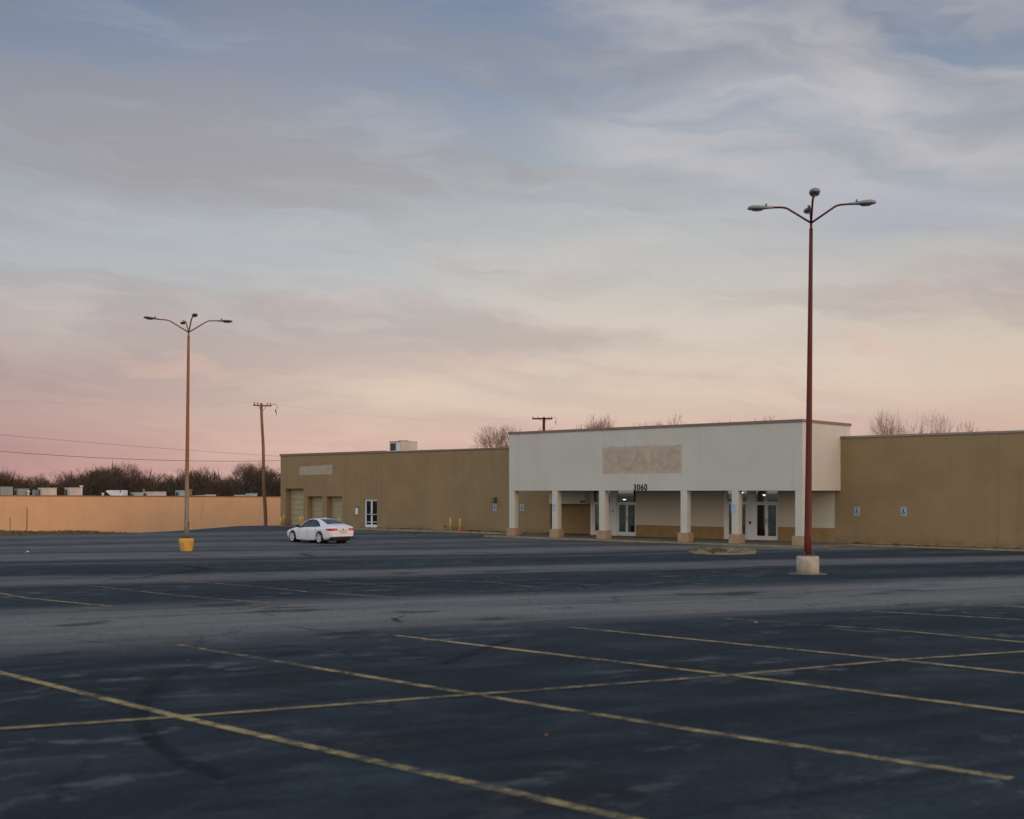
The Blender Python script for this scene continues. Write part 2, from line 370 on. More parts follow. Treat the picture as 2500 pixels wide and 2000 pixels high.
# ------------------------------------------------------------------ mesh helpers
class MB:
    def __init__(s): s.v = []; s.f = []; s.smooth = set()
    def quad(s, *p):
        i = len(s.v); s.v += [tuple(a) for a in p]; s.f.append(tuple(range(i, i + len(p))))
    def box(s, x0, x1, y0, y1, z0, z1, M=None):
        p = [Vector((a, b, c_)) for c_ in (z0, z1) for a, b in ((x0, y0), (x1, y0), (x1, y1), (x0, y1))]
        if M is not None: p = [M @ a for a in p]
        i = len(s.v); s.v += [tuple(a) for a in p]
        for f in ((3, 2, 1, 0), (4, 5, 6, 7), (0, 1, 5, 4), (1, 2, 6, 5), (2, 3, 7, 6), (3, 0, 4, 7)): s.f.append(tuple(i + k for k in f))
        return s
    def tube(s, pts, rad, n=10, caps=True):
        pts = [Vector(p) for p in pts]; i0 = len(s.v); prev = None
        if not isinstance(rad, (list, tuple)): rad = [rad] * len(pts)
        for k, p in enumerate(pts):
            d = (pts[min(k + 1, len(pts) - 1)] - pts[max(k - 1, 0)]).normalized()
            up = prev if prev is not None else (Vector((0, 0, 1)) if abs(d.z) < .9 else Vector((1, 0, 0)))
            a = (up - d * up.dot(d)).normalized(); b = d.cross(a); prev = a
            for j in range(n):
                t = 2 * math.pi * j / n
                s.v.append(tuple(p + (a * math.cos(t) + b * math.sin(t)) * rad[k]))
        f0 = len(s.f)
        for k in range(len(pts) - 1):
            for j in range(n):
                s.f.append((i0 + k * n + j, i0 + k * n + (j + 1) % n, i0 + (k + 1) * n + (j + 1) % n, i0 + (k + 1) * n + j))
        s.smooth.update(range(f0, len(s.f)))
        if caps:
            s.f.append(tuple(i0 + j for j in range(n))[::-1]); s.f.append(tuple(i0 + (len(pts) - 1) * n + j for j in range(n)))
        return s
    def lathe(s, prof, n=24, c=(0, 0, 0), caps=True):
        return s.tube([(c[0], c[1], c[2] + zz) for _, zz in prof], [r for r, _ in prof], n, caps)
    def lathe_y(s, x, z, prof, n=32):
        i0 = len(s.v); f0 = len(s.f)
        for y_, r in prof:
            s.v += [(x + math.cos(2 * math.pi * k / n) * r, y_, z + math.sin(2 * math.pi * k / n) * r) for k in range(n)]
        for j in range(len(prof) - 1):
            for k in range(n): s.f.append((i0 + j * n + k, i0 + j * n + (k + 1) % n, i0 + (j + 1) * n + (k + 1) % n, i0 + (j + 1) * n + k))
        s.smooth.update(range(f0, len(s.f)))
        return s
    def disc(s, c, r, nrm, n=20):
        nrm = Vector(nrm).normalized(); a = nrm.orthogonal().normalized(); b = nrm.cross(a); c = Vector(c)
        i = len(s.v)
        s.v += [tuple(c + (a * math.cos(2 * math.pi * k / n) + b * math.sin(2 * math.pi * k / n)) * r) for k in range(n)]
        s.f.append(tuple(range(i, i + n)))
        return s
    def mesh(s, name):
        me = bpy.data.meshes.new(name); me.from_pydata(s.v, [], s.f)
        if s.smooth: me.polygons.foreach_set('use_smooth', [k in s.smooth for k in range(len(s.f))])
        me.update(); return me
    def build(s, name, m_, parent=None, bevel=0, loc=None, weld=False):
        me = s.mesh(name)
        if weld:
            bm = bmesh.new(); bm.from_mesh(me); bmesh.ops.remove_doubles(bm, verts=bm.verts, dist=1e-4); bm.to_mesh(me); bm.free()
        me.materials.append(m_)
        o = bpy.data.objects.new(name, me); COL.objects.link(o)
        if parent: o.parent = parent
        if loc: o.location = loc
        if bevel:
            b = o.modifiers.new('bevel', 'BEVEL'); b.width = bevel; b.segments = 2; b.limit_method = 'ANGLE'
        return o
def empty(name, loc=(0, 0, 0), rz=0, rot=None):
    o = bpy.data.objects.new(name, None); o.location = loc; o.rotation_euler = rot if rot else (0, 0, rz); o.empty_display_size = .2
    COL.objects.link(o); return o
def tag(o, label, cat, group=None, kind=None):
    if label: o['label'] = label
    if cat: o['category'] = cat
    if group: o['group'] = group
    if kind: o['kind'] = kind
    return o
def struct(o): o['kind'] = 'structure'; return o
def copy_tree(o, parent=None):
    c_ = o.copy(); COL.objects.link(c_)
    if parent: c_.parent = parent
    for ch in list(o.children): copy_tree(ch, c_)
    return c_
def text_mesh(name, s, size, depth, m_, parent, M, bold=0.0, xs=1.0, align='CENTER', sp=1.0):
    cu = bpy.data.curves.new(name, 'FONT'); cu.body = s; cu.size = size; cu.extrude = depth / 2; cu.offset = bold; cu.align_x = align
    cu.resolution_u = 4; cu.space_character = sp
    tmp = bpy.data.objects.new('tmp', cu); COL.objects.link(tmp)
    dg = bpy.context.evaluated_depsgraph_get()
    me = bpy.data.meshes.new_from_object(tmp.evaluated_get(dg)); bpy.data.objects.remove(tmp); bpy.data.curves.remove(cu)
    me.name = name
    me.transform(M @ Matrix.Diagonal((xs, 1, 1, 1)))
    me.materials.clear(); me.materials.append(m_)
    o = bpy.data.objects.new(name, me); COL.objects.link(o)
    if parent: o.parent = parent
    return o

# ------------------------------------------------------------------ measuring: photograph pixels (2500 x 2000) to points of the place
def at(px, py, d): return Vector(((px - 1250) / 2860.0 * d, d, H - (py - 1198) / 2860.0 * d))
T_ = Vector((.7456, -.6664)); N_ = Vector((.6664, .7456)); O_ = Vector((-19.54, 98.9))   # shop front: along, into, left corner
def tt(px, s=0.0):
    k = (px - 1250) / 2860.0
    return (k * (O_.y + N_.y * s) - O_.x - N_.x * s) / (T_.x - T_.y * k)
def dd(t, s=0.0): return O_.y + T_.y * t + N_.y * s
def zz(py, t, s=0.0): return H - (py - 1198) / 2860.0 * dd(t, s)
def wpt(t, s, z): p = O_ + T_ * t + N_ * s; return Vector((p.x, p.y, z))

def sm(v, a, b):
    t = max(0, min(1, (v - a) / (b - a))); return t * t * (3 - 2 * t)
def ground_z(x, y):
    u = x * N_.x + y * N_.y
    z = 1.35 - .021 * y
    if z < .25: z = z if y < 55 else .195 * math.exp(-(y - 55) / 9.0) - .04
    w = sm(u, 48, 57)
    z = z * (1 - w) + (-.03) * w
    z += .05 * mnoise.noise(Vector((x * .09, y * .09, 0))) * sm(y, 4, 14) * (1 - w)
    return z
def on_ground(px, py):
    """where the sight line through a photograph pixel meets the lot"""
    lo, hi = 2.0, 120.0
    f = lambda d: at(px, py, d).z - ground_z((px - 1250) / 2860.0 * d, d)
    for _ in range(60):
        m_ = (lo + hi) / 2
        if f(m_) > 0: lo = m_
        else: hi = m_
    return at(px, py, lo)

# ------------------------------------------------------------------ ground
def yfar(x):
    pts = [(-140, 40), (-80, 52.5), (-33.8, 77.4), (-27.5, 81.2), (-24.6, 88), (-22.9, 99.5), (-18, 100.5), (90, 112)]
    for (a, b), (c_, d) in zip(pts, pts[1:]):
        if x <= c_: return b + (d - b) * (x - a) / (c_ - a)
    return pts[-1][1]
xs = [-140 + i * 4 for i in range(15)] + [-80 + i * 1.0 for i in range(141)] + [64, 70, 80, 90]
nr = 150
mb = MB(); W_ = len(xs)
for j in range(nr + 1):
    f = (j / nr) ** 1.5
    for xq in xs:
        yq = -40 + (yfar(xq) + 40) * f
        mb.v.append((xq, yq, ground_z(xq, yq)))
for j in range(nr):
    for i in range(W_ - 1):
        a = j * W_ + i; mb.f.append((a, a + 1, a + W_ + 1, a + W_))
mb.smooth = set(range(len(mb.f)))
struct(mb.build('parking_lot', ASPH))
LOW = -2.5
mb = MB(); mb.quad((-3000, -3000, LOW), (3000, -3000, LOW), (3000, 3000, LOW), (-3000, 3000, LOW))
struct(mb.build('ground', DIRT))
mb = MB()
edge = [x for x in xs if x <= -18]
for a, b in zip(edge, edge[1:]):
    pa = Vector((a, yfar(a) - .02, ground_z(a, yfar(a)) - .012)); pb = Vector((b, yfar(b) - .02, ground_z(b, yfar(b)) - .012))
    mb.quad(pa, pb, pb + Vector((-1.6, 3.2, -2.6)), pa + Vector((-1.6, 3.2, -2.6)))
struct(mb.build('embankment', SOIL))

# ---------------- painted stall lines
def ribbon(mb, pts, w, lift, step=.35):
    """a strip lying on the lot through ground points"""
    P = []
    for a, b in zip(pts, pts[1:]):
        n = max(1, int((b - a).length / step))
        P += [a.lerp(b, k / n) for k in range(n)]
    P.append(pts[-1]); row = []
    for k, p in enumerate(P):
        d = (P[min(k + 1, len(P) - 1)] - P[max(k - 1, 0)]); d = Vector((d.x, d.y)).normalized(); q = Vector((-d.y, d.x)) * w / 2
        i = len(mb.v)
        for sg in (-1, 1):
            xq, yq = p.x + q.x * sg, p.y + q.y * sg
            mb.v.append((xq, yq, ground_z(xq, yq) + lift))
        row.append(i)
    for a, b in zip(row, row[1:]): mb.f.append((a, a + 1, b + 1, b))
def gpx(*pp): return [on_ground(*p) for p in pp]
A2 = Vector((AX, AY)); B2 = Vector((.70, -.714))
near = MB()
ribbon(near, gpx((-160, 1793), (440, 1752), (1163, 1697), (1790, 1650), (2210, 1612), (2640, 1584)), .085, .010)
ribbon(near, gpx((-700, 1480), (0, 1643), (440, 1752), (1530, 2000), (2100, 2130)), .10, .006)
ribbon(near, gpx((434, 1575), (1163, 1697), (1700, 1785), (2340, 1883)), .10, .006)
ribbon(near, gpx((963, 1552), (1790, 1650), (2650, 1760)), .10, .006)
ribbon(near, gpx((1390, 1532), (2190, 1612), (2700, 1668)), .10, .006)
struct(near.build('stall_line_paint', LINE))
far = MB()
ribbon(far, gpx((2340, 1883), (2470, 1903)), .10, .006)
ribbon(far, gpx((1772, 1511), (2200, 1541), (2520, 1571), (2800, 1600)), .10, .006)
ribbon(far, gpx((2086, 1491), (2640, 1522)), .10, .006)
ribbon(far, gpx((2355, 1477), (2700, 1494)), .10, .006)
ribbon(far, gpx((-300, 1422), (0, 1449), (66, 1461), (284, 1482)), .10, .006)
ribbon(far, gpx((-20, 1411), (110, 1424), (250, 1434), (418, 1453), (660, 1473)), .10, .006)
ribbon(far, gpx((355, 1416), (560, 1427), (640, 1434), (755, 1446), (1010, 1462)), .10, .006)
struct(far.build('stall_line_paint_faded', LINE2))
gone = MB()
ribbon(gone, gpx((-200, 1456), (0, 1447), (420, 1436), (1010, 1424), (1600, 1410), (2400, 1388)), .09, .010)
ribbon(gone, gpx((620, 1410), (800, 1420), (1040, 1439), (1310, 1451)), .10, .006)
ribbon(gone, gpx((905, 1410), (1220, 1424), (1320, 1436)), .10, .006)
ribbon(gone, gpx((90, 1378), (520, 1377), (1150, 1366)), .09, .006)
ribbon(gone, gpx((1750, 1406), (1950, 1402)), .09, .006)
ribbon(gone, gpx((2180, 1400), (2340, 1394)), .09, .006)
struct(gone.build('stall_line_paint_worn', LINE3))
sk = MB()
ribbon(sk, gpx((560, 1608), (470, 1625), (395, 1660), (350, 1705), (340, 1760), (375, 1815), (450, 1862), (550, 1900)), .13, .014)
ribbon(sk, gpx((760, 1590), (690, 1600), (640, 1616)), .13, .014)
ribbon(sk, gpx((1260, 1560), (1180, 1585), (1080, 1622)), .13, .014)
struct(sk.build('tyre_arc', SKID)); sk = MB()
ribbon(sk, gpx((410, 1379), (470, 1384), (506, 1390), (470, 1396), (400, 1402), (345, 1413)), .30, .014)
ribbon(sk, gpx((285, 1416), (322, 1411)), .5, .014)
ribbon(sk, gpx((615, 1322), (706, 1323.5)), .55, .014)
ribbon(sk, gpx((740, 1354), (758, 1358), (768, 1360)), .3, .014)
ribbon(sk, gpx((540, 1369), (700, 1366), (830, 1362)), .35, .014)
ribbon(sk, gpx((1180, 1425), (1425, 1432), (1432, 1438), (1395, 1443)), .16, .014)
struct(sk.build('tyre_mark', TYREMARK))
cr = MB()
ribbon(cr, gpx((956, 1509), (964, 1514), (980, 1521)), .07, .014); ribbon(cr, gpx((964, 1514), (990, 1503)), .06, .014)
ribbon(cr, gpx((632, 1493), (645, 1499), (672, 1505)), .06, .014); ribbon(cr, gpx((190, 1547), (262, 1549)), .06, .014)
struct(cr.build('crack', TYREMARK))

# ------------------------------------------------------------------ the shop
FR = math.atan2(T_.y, T_.x)
shop = empty('store_building', (O_.x, O_.y, 0), FR)
tag(shop, 'long low tan store with a white sign fascia over a columned entrance', 'store')
TOP = 5.86; TR = 78.0; DEEP = 46.0
def wall_plane(mb, t0, t1, z0, z1, holes, s0, s1):
    """a wall face at depth s0 with real openings, their reveals running back to s1"""
    ts = sorted({t0, t1, *[h for q in holes for h in q[:2]]}); zs = sorted({z0, z1, *[h for q in holes for h in q[2:]]})
    inh = lambda t, z: any(q[0] < t < q[1] and q[2] < z < q[3] for q in holes)
    for a, b in zip(ts, ts[1:]):
        for c_, d in zip(zs, zs[1:]):
            if not inh((a + b) / 2, (c_ + d) / 2): mb.quad((a, s0, c_), (b, s0, c_), (b, s0, d), (a, s0, d))
    for a, b, c_, d in holes:
        mb.quad((a, s0, c_), (a, s0, d), (a, s1, d), (a, s1, c_)); mb.quad((b, s0, d), (b, s0, c_), (b, s1, c_), (b, s1, d))
        mb.quad((a, s0, d), (b, s0, d), (b, s1, d), (a, s1, d)); mb.quad((b, s0, c_), (a, s0, c_), (a, s1, c_), (b, s1, c_))

FW = .05     # floor level at the doors
# garage doors and doors measured on the front plane
gd = [(tt(697.5), tt(741), -.05, zz(1194, tt(719))), (tt(750), tt(786.5), -.05, zz(1212, tt(768))), (tt(797.5), tt(835.6), -.05, zz(1212, tt(816)))]
dl = (tt(888), tt(920.5), FW, zz(1218.5, tt(904)))
rec = (tt(1345), tt(1441), FW, zz(1230, tt(1393)))                  # recess under the small cream lintel
e1 = (tt(1441), tt(1552.5), FW, 2.93); e2 = (tt(1766), tt(1899), FW, 2.93)   # entrances
cream_end = tt(2038)
w = MB()
wall_plane(w, 0, tt(1345), -.3, TOP, gd + [dl], 0, .75)
wall_plane(w, cream_end, TR, -.3, TOP, [], 0, .3)
wall_plane(w, tt(1345), cream_end, 2.93, TOP, [], 0, .3)
# sides, back and roof deck
w.quad((0, DEEP, -.3), (0, 0, -.3), (0, 0, TOP), (0, DEEP, TOP)); w.quad((TR, 0, -.3), (TR, DEEP, -.3), (TR, DEEP, TOP), (TR, 0, TOP))
w.quad((TR, DEEP, -.3), (0, DEEP, -.3), (0, DEEP, TOP), (TR, DEEP, TOP))
w.build('wall', TAN, shop)
mb = MB(); mb.box(.28, TR - .28, .28, DEEP - .28, TOP - .55, TOP - .45); mb.build('roof', ROOF, shop)
# inner face of parapet
mb = MB()
mb.box(0.02, TR - .02, .02, .27, TOP - .5, TOP - .002); mb.box(.02, .27, .27, DEEP, TOP - .5, TOP - .002); mb.box(TR - .27, TR - .02, .27, DEEP, TOP - .5, TOP - .002)
mb.build('parapet', TAN, shop)
# coping
cs = tt(938)
mb = MB(); mb.box(-.06, cs, -.06, .32, TOP, TOP + .17); mb.box(-.06, .32, .32, DEEP, TOP, TOP + .17); mb.box(cs, tt(1243, -4.4), -.055, .32, TOP, TOP + .11)
mb.box(tt(1243, -4.4), tt(2066), -.05, .32, TOP, TOP + .11)
o = mb.build('coping', COPE, shop); o['label'] = 'dull brown metal coping along the left wing'
mb = MB(); mb.box(tt(2066), TR + .06, -.055, .32, TOP, TOP + .11); o = mb.build('coping', COPE2, shop); o['label'] = 'grey metal coping along the right wing'
mb = MB(); mb.box(cs + .1, tt(1075), .33, .42, TOP - .2, TOP + .16); mb.build('flashing', NOTICE, shop)
# expansion joints / downpipe on the walls
for px in (930.5, 2438): tq = tt(px); MB().box(tq - .03, tq + .03, -.018, .0, .1, TOP - .05).build('wall_joint', mat('joint_strip', (.27, .20, .115), .8, .2), shop)
mb = MB(); mb.tube([(tt(694.5), -.06, 0), (tt(694.5), -.06, .95)], .05); mb.build('drain_pipe', YELLOW, shop)

def gdoor(h):
    a, b, c_, d = h
    mb = MB(); n = max(4, round((d - c_) / .46)); hh = (d - c_) / n
    for k in range(n):
        mb.box(a, b, .52, .56, c_ + k * hh + .012, c_ + (k + 1) * hh - .012)
        mb.box(a + .08, b - .08, .505, .52, c_ + k * hh + .09, c_ + (k + 1) * hh - .09)
    mb.box(a, b, .56, .60, c_, d)
    return mb.build('garage_door', GDOOR, shop)
for k, h in enumerate(gd):
    o = gdoor(h)
    o['label'] = ['tall tan sectional garage door', 'lower tan sectional garage door nearer the corner', 'lower tan sectional garage door nearer the entrance'][k]
    mb = MB(); mb.box((h[0] + h[1]) / 2 - .10, (h[0] + h[1]) / 2 + .10, .48, .505, .45, .50); mb.build('handle', GREY, o)
a, b, c_, d = gd[0]
mb = MB(); mb.box(a - .12, b + .12, -.05, 0, d + .06, d + .20); mb.build('lintel', TAN, shop)

def leaf(t0, t1, z0, z1, s, glass, handle_side, midrail=False):
    """one glazed door leaf: stile-and-rail frame > pane, handle, hinge"""
    mb = MB(); st = .085
    mb.box(t0, t0 + st, s, s + .05, z0, z1); mb.box(t1 - st, t1, s, s + .05, z0, z1)
    mb.box(t0 + st, t1 - st, s, s + .05, z0, z0 + .24); mb.box(t0 + st, t1 - st, s, s + .05, z1 - .09, z1)
    if midrail:
        mb.box(t0 + st, t1 - st, s + .004, s + .046, z0 + .42, z0 + .47); mb.box(t0 + st, t1 - st, s + .004, s + .046, z0 + 1.02, z0 + 1.06)
    o = mb.build('door', FRAME, shop)
    mb = MB(); mb.box(t0 + st - .004, t1 - st + .004, s + .02, s + .03, z0 + .235, z1 - .085); mb.build('pane', glass, o)
    hx = t1 - .045 if handle_side > 0 else t0 + .045
    mb = MB(); mb.tube([(hx, s, z0 + .95), (hx, s - .07, z0 + .97), (hx, s - .07, z0 + 1.25), (hx, s, z0 + 1.27)], .013, 8); mb.build('handle', CHROME if midrail else GREY, o)
    return o
# dark double door in the left wing
a, b, c_, d = dl; s = .14
mb = MB(); fr = .07
mb.box(a, a + fr, s - .02, s + .07, c_, d); mb.box(b - fr, b, s - .02, s + .07, c_, d); mb.box(a + fr, b - fr, s - .02, s + .07, d - fr, d)
mb.build('door_frame', FRAME, shop)
m_ = (a + b) / 2
leaf(a + fr + .004, m_ - .004, c_ + .01, d - fr - .004, s, DARKGLASS, 1, True); leaf(m_ + .004, b - fr - .004, c_ + .01, d - fr - .004, s, DARKGLASS, -1, True)

# entrance front: cream panels over tan plinths between the two glazed entrances
for a, b in ((e1[1], e2[0]), (e2[1], cream_end)):
    zt_ = zz(1288, (a + b) / 2) if a > 30 and b > e2[1] else zz(1284, (a + b) / 2)
    MB().box(a, b, 0, .25, zt_, 3.2).build('wall_panel', CREAM, shop); MB().box(a, b, -.02, .25, -.2, zt_).build('plinth', BROWN, shop)
mb = MB(); mb.box(tt(1345), e1[0], .35, .5, -.2, 3.2); mb.box(tt(1345) - .1, tt(1345), .0, .5, -.2, 3.2); o = mb.build('wall_panel', mat('tan_recess_shade', (.25, .17, .08), .85, .2, var=.12, vscale=1.2, bump=.2), shop)  # tan darkened for the recess; its shade is in the colour
o['label'] = 'recessed tan panel under the cream lintel, shade in its colour'
mb = MB(); mb.box(tt(1341, -.5), e1[0] - .05, -.5, .345, zz(1230, tt(1393)), 3.1); lint = mb.build('lintel', CREAM, shop)
lint['label'] = 'cream boxed lintel over the recessed panel'
LM = lambda t, s, z: Matrix.Translation((t, s, z)) @ Matrix.Rotation(math.radians(90), 4, 'X')
text_mesh('lettering', '3060', .23, .02, mat('faded_numbers', (.10, .09, .05), .7, .2), lint, LM(tt(1422, -.5), -.51, zz(1228, tt(1422, -.5), -.5)), .004)

def entrance(e, p0, p1, posts, open_dark=False):
    """two pairs of glazed doors under transoms, a white post between, a small lit vestibule behind"""
    a, b, c_, d = e
    sf = .10
    mb = MB()
    for x0, x1 in posts: mb.box(x0, x1, sf - .05, sf + .30, c_, 3.15)
    fr = mb.build('door_frame', FRAME, shop)
    dk = .06
    dtop = zz(1229, (a + b) / 2)
    for k, (x0, x1) in enumerate(((posts[0][1], posts[1][0]), (posts[1][1], posts[2][0]))):
        mb = MB(); mb.box(x0, x0 + dk, sf, sf + .09, c_, 3.15); mb.box(x1 - dk, x1, sf, sf + .09, c_, 3.15)
        mb.box(x0 + dk, x1 - dk, sf, sf + .09, dtop, dtop + .09)
        mb.build('door_frame', FRAME, shop)
        xm = (x0 + x1) / 2
        leaf(x0 + dk + .004, xm - .004, c_ + .01, dtop - .004, sf + .01, DGLASS, 1); leaf(xm + .004, x1 - dk - .004, c_ + .01, dtop - .004, sf + .01, DGLASS, -1)
        mb = MB(); mb.box(x0 + dk, x1 - dk, sf + .03, sf + .04, dtop + .09, 3.15); mb.build('transom_window', DGLASS, shop)
    # vestibule
    mb = MB()
    q0, q1, sb = a - .1, b + .1, 3.4
    mb.quad((q0, .42, c_), (q1, .42, c_), (q1, sb, c_), (q0, sb, c_)); mb.build('vestibule_floor', mat('dull_tile', (.26, .27, .24), .35, .4, var=.2, vscale=1.5), shop)
    mb = MB(); mb.quad((q0, .42, c_), (q0, sb, c_), (q0, sb, 3.3), (q0, .42, 3.3)); mb.quad((q1, sb, c_), (q1, .42, c_), (q1, .42, 3.3), (q1, sb, 3.3))
    mb.quad((q0, sb, c_), (q1, sb, c_), (q1, sb, 3.3), (q0, sb, 3.3)); mb.build('vestibule_wall', INT, shop)
    mb = MB(); mb.quad((q0, .42, 3.3), (q1, .42, 3.3), (q1, sb, 3.3), (q0, sb, 3.3)); mb.build('vestibule_ceiling', DARK, shop)
    mb = MB(); mb.box(q0 + .02, q1 - .02, sb - .12, sb - .02, 2.75, 3.28); mb.box(q1 - .14, q1 - .02, 1.2, sb - .14, 2.9, 3.28); mb.build('vestibule_band', RED, shop)
    mb = MB(); mb.box(q0 + .5, q0 + 1.5, sb - .06, sb - .01, c_, 2.2); mb.box(q1 - 1.75, q1 - .45, sb - .06, sb - .01, c_ + .9, 2.7); mb.build('vestibule_opening_shade', DARK, shop)  # near-black slabs; the unlit depth of the openings is painted
xa = e1
p1 = [(xa[0] - .02, xa[0] + .16), (tt(1488), tt(1504)), (xa[1] - .02, xa[1])]
entrance(e1, None, None, p1)
p2 = [(e2[0], e2[0] + .16), (tt(1823), tt(1840)), (e2[1] - .02, e2[1])]
entrance(e2, None, None, p2)
def ceil_lamp(t, s, z, r):
    mb = MB(); mb.disc((t, s, z), r, (0, 0, -1)); mb.tube([(t, s, z + .004), (t, s, z + .05)], r * 1.15, 16)
    o = mb.build('ceiling_lamp', LAMP, shop); return o
for px, py, s, r in ((1454.5, 1219, 2.2, .09), (1524.5, 1221, 2.4, .08), (1808, 1204, 1.3, .13), (1865.5, 1210, 2.3, .06)):
    tq = tt(px, s); ceil_lamp(tq, s, zz(py, tq, s), r)
# standing oddments seen through the glass
mb = MB(); tq = tt(1797 + 14, 1.6); mb.box(tq - .35, tq + .25, 1.3, 1.9, FW, FW + .75); mb.box(tq - .37, tq + .27, 1.28, 1.92, FW + .75, FW + .79)
tag(mb.build('counter', mat('dark_red_wood', (.09, .02, .012), .5, .3, var=.2), None), 'low dark wooden cabinet behind the left glass door of the right entrance', 'cabinet')
bpy.data.objects['counter'].matrix_world = Matrix.Translation((O_.x, O_.y, 0)) @ Matrix.Rotation(FR, 4, 'Z')
tq = tt(1888, 1.4); fan = empty('pedestal_fan', wpt(tq, 1.4, FW), FR)
tag(fan, 'dark pedestal fan standing inside the rightmost glass door', 'fan')
mb = MB(); mb.lathe([(.20, 0), (.20, .03), (.03, .06), (.02, .9)], 14); mb.build('stand', BLACK, fan)
mb = MB(); mb.tube([(0, -.10, .98), (0, .02, .98)], [.19, .15], 18); mb.build('fan_cage', GREY, fan)

# canopy: deep white fascia box with brown coping, soffit, columns on tan plinths
CS = -4.4; c0, c1 = tt(1243, CS), tt(1959, CS)
FB = 2.95; FT = 6.58; TH = .32
mb = MB()
mb.box(c0, c1, CS, CS + TH, FB, FT); mb.box(c1 - TH, c1, CS + TH + .0, 1.2, FB, FT); mb.box(c0, c0 + TH, CS + TH, 1.2, FB, FT)
mb.box(c0 + TH, c1 - TH, .88, 1.2, TOP + .12, FT)
fas = mb.build('fascia', WHITE, shop)
mb = MB(); mb.box(c0 + TH, c1 - TH, CS + TH, .0, 3.06, 3.2); mb.build('soffit', mat('soffit_board', (.30, .28, .22), .9, .1, var=.1), shop)
mb = MB(); mb.box(c0 + TH, c1 - TH, CS + TH, .88, FT - .5, FT - .42); mb.build('canopy_roof', ROOF, shop)
mb = MB(); mb.box(c0 - .05, c1 + .05, CS - .05, CS + TH + .05, FT, FT + .15); mb.box(c1 - TH - .05, c1 + .05, CS + TH + .05, 1.25, FT, FT + .15)
mb.box(c0 - .05, c0 + TH + .05, CS + TH + .05, 1.25, FT, FT + .15)
o = mb.build('coping', COPE, shop); o['label'] = 'reddish brown metal coping around the white fascia'
# the ghost of the removed sign: patched paint with the old letters still showing faintly
g0, g1 = tt(1471, CS), tt(1664, CS); gz1, gz0 = zz(1089.5, (g0 + g1) / 2, CS), zz(1156, (g0 + g1) / 2, CS)
mb = MB(); n = 28; random.seed(4); top = []; bot = []
for k in range(n + 1):
    t = g0 + (g1 - g0) * k / n
    top.append((t, gz1 + random.uniform(-.05, .05))); bot.append((t, gz0 + random.uniform(-.03, .03)))
i = 0
for k in range(n):
    mb.quad((bot[k][0], CS - .004, bot[k][1]), (bot[k + 1][0], CS - .004, bot[k + 1][1]), (top[k + 1][0], CS - .004, top[k + 1][1]), (top[k][0], CS - .004, top[k][1]))
patch = mb.build('paint_patch', mat('patch_paint', (.48, .41, .33), .85, .2, var=.10, vscale=1.3), fas)
hgt = gz1 - gz0
text_mesh('lettering', 'SEARS', hgt * .98, .002, mat('ghost_letters', (.445, .37, .295), .85, .2, var=.12, vscale=1.7), patch, LM((g0 + g1) / 2, CS - .0075, gz0 + hgt * .15), .05, 1.30)
nt = tt(1563.5, CS)
text_mesh('house_number', '3060', .50, .02, BLACK, shop, LM(nt, CS - .012, zz(1197, nt, CS)), .011, .92, sp=1.12)
CW = .42
def column(px, label):
    t0 = tt(px, CS); gz = ground_z(*wpt(t0, CS, 0).xy)
    t0 = max(t0, c0 + .005); t1 = min(t0 + CW, c1 - .005); t0 = t1 - CW
    mb = MB(); mb.box(t0, t1, CS + .004, CS + CW, .55, FB - .003); o = mb.build('column', WHITE, shop, .006)
    o['label'] = label
    mb = MB(); mb.box(t0 - .12, t1 + .12, CS - .12, CS + CW + .12, -.05, .55); mb.build('plinth', BASEM, o, .01)
    return t0
cl = [column(px, l) for px, l in ((1240.3, 'column at the left corner of the canopy'), (1347.7, 'column with a small pale blue sign'), (1462.5, 'column in front of the left entrance'),
      (1661.5, 'column in front of the blank cream wall'), (1786, 'column with a faded blue sign'), (1944.6, 'column at the right corner of the canopy'))]
# tan patch repaired under the left-wing sign spot
p0, p1_ = tt(730), tt(811.5); mb = MB(); q0, q1 = zz(1159.5, (p0 + p1_) / 2), zz(1137, (p0 + p1_) / 2)
mb.quad((p0, -.004, q0), (p1_, -.004, q0 + .03), (p1_, -.004, q1 + .05), (p0 + .1, -.004, q1 - .06))
mb.build('paint_patch', mat('bare_patch', (.40, .345, .265), .85, .2, var=.14, vscale=2.2), shop)

# pavements in front
def slab(name, pts, z0, z1, m_):
    mb = MB(); n = len(pts); a = [wpt(t, s, z1) for t, s in pts]; b = [wpt(t, s, z0) for t, s in pts]
    i = len(mb.v); mb.v += [tuple(p) for p in a + b]
    mb.f.append(tuple(range(i, i + n))); mb.f += [(i + k, i + n + k, i + n + (k + 1) % n, i + (k + 1) % n) for k in range(n)]
    return struct(mb.build(name, m_))
tk = tt(858)
slab('sidewalk', [(tk, -1.55), (c0 - 1.2, -1.55), (c0 - 1.2, 0), (tk, 0)], -.2, .055, WALK)
slab('kerb', [(tk - .05, -1.72), (c0 - 1.2, -1.72), (c0 - 1.2, -1.55), (tk - .05, -1.55)], -.2, .10, KERB)
slab('canopy_pavement', [(c0 - 1.2, -5.35), (c1 + 1.0, -5.35), (c1 + 1.0, 0.45), (c0 - 1.2, 0.45)], -.2, .048, WALK)
slab('canopy_kerb', [(c0 - 1.2, -5.52), (c1 + 1.0, -5.52), (c1 + 1.0, -5.35), (c0 - 1.2, -5.35)], -.2, .064, KERB)
slab('kerb_strip', [(c1 + 1.0, -1.05), (TR, -1.05), (TR, 0), (c1 + 1.0, 0)], -.2, .05, SOIL)
slab('kerb_edge', [(c1 + 1.0, -1.2), (TR, -1.2), (TR, -1.05), (c1 + 1.0, -1.05)], -.2, .06, KERB)
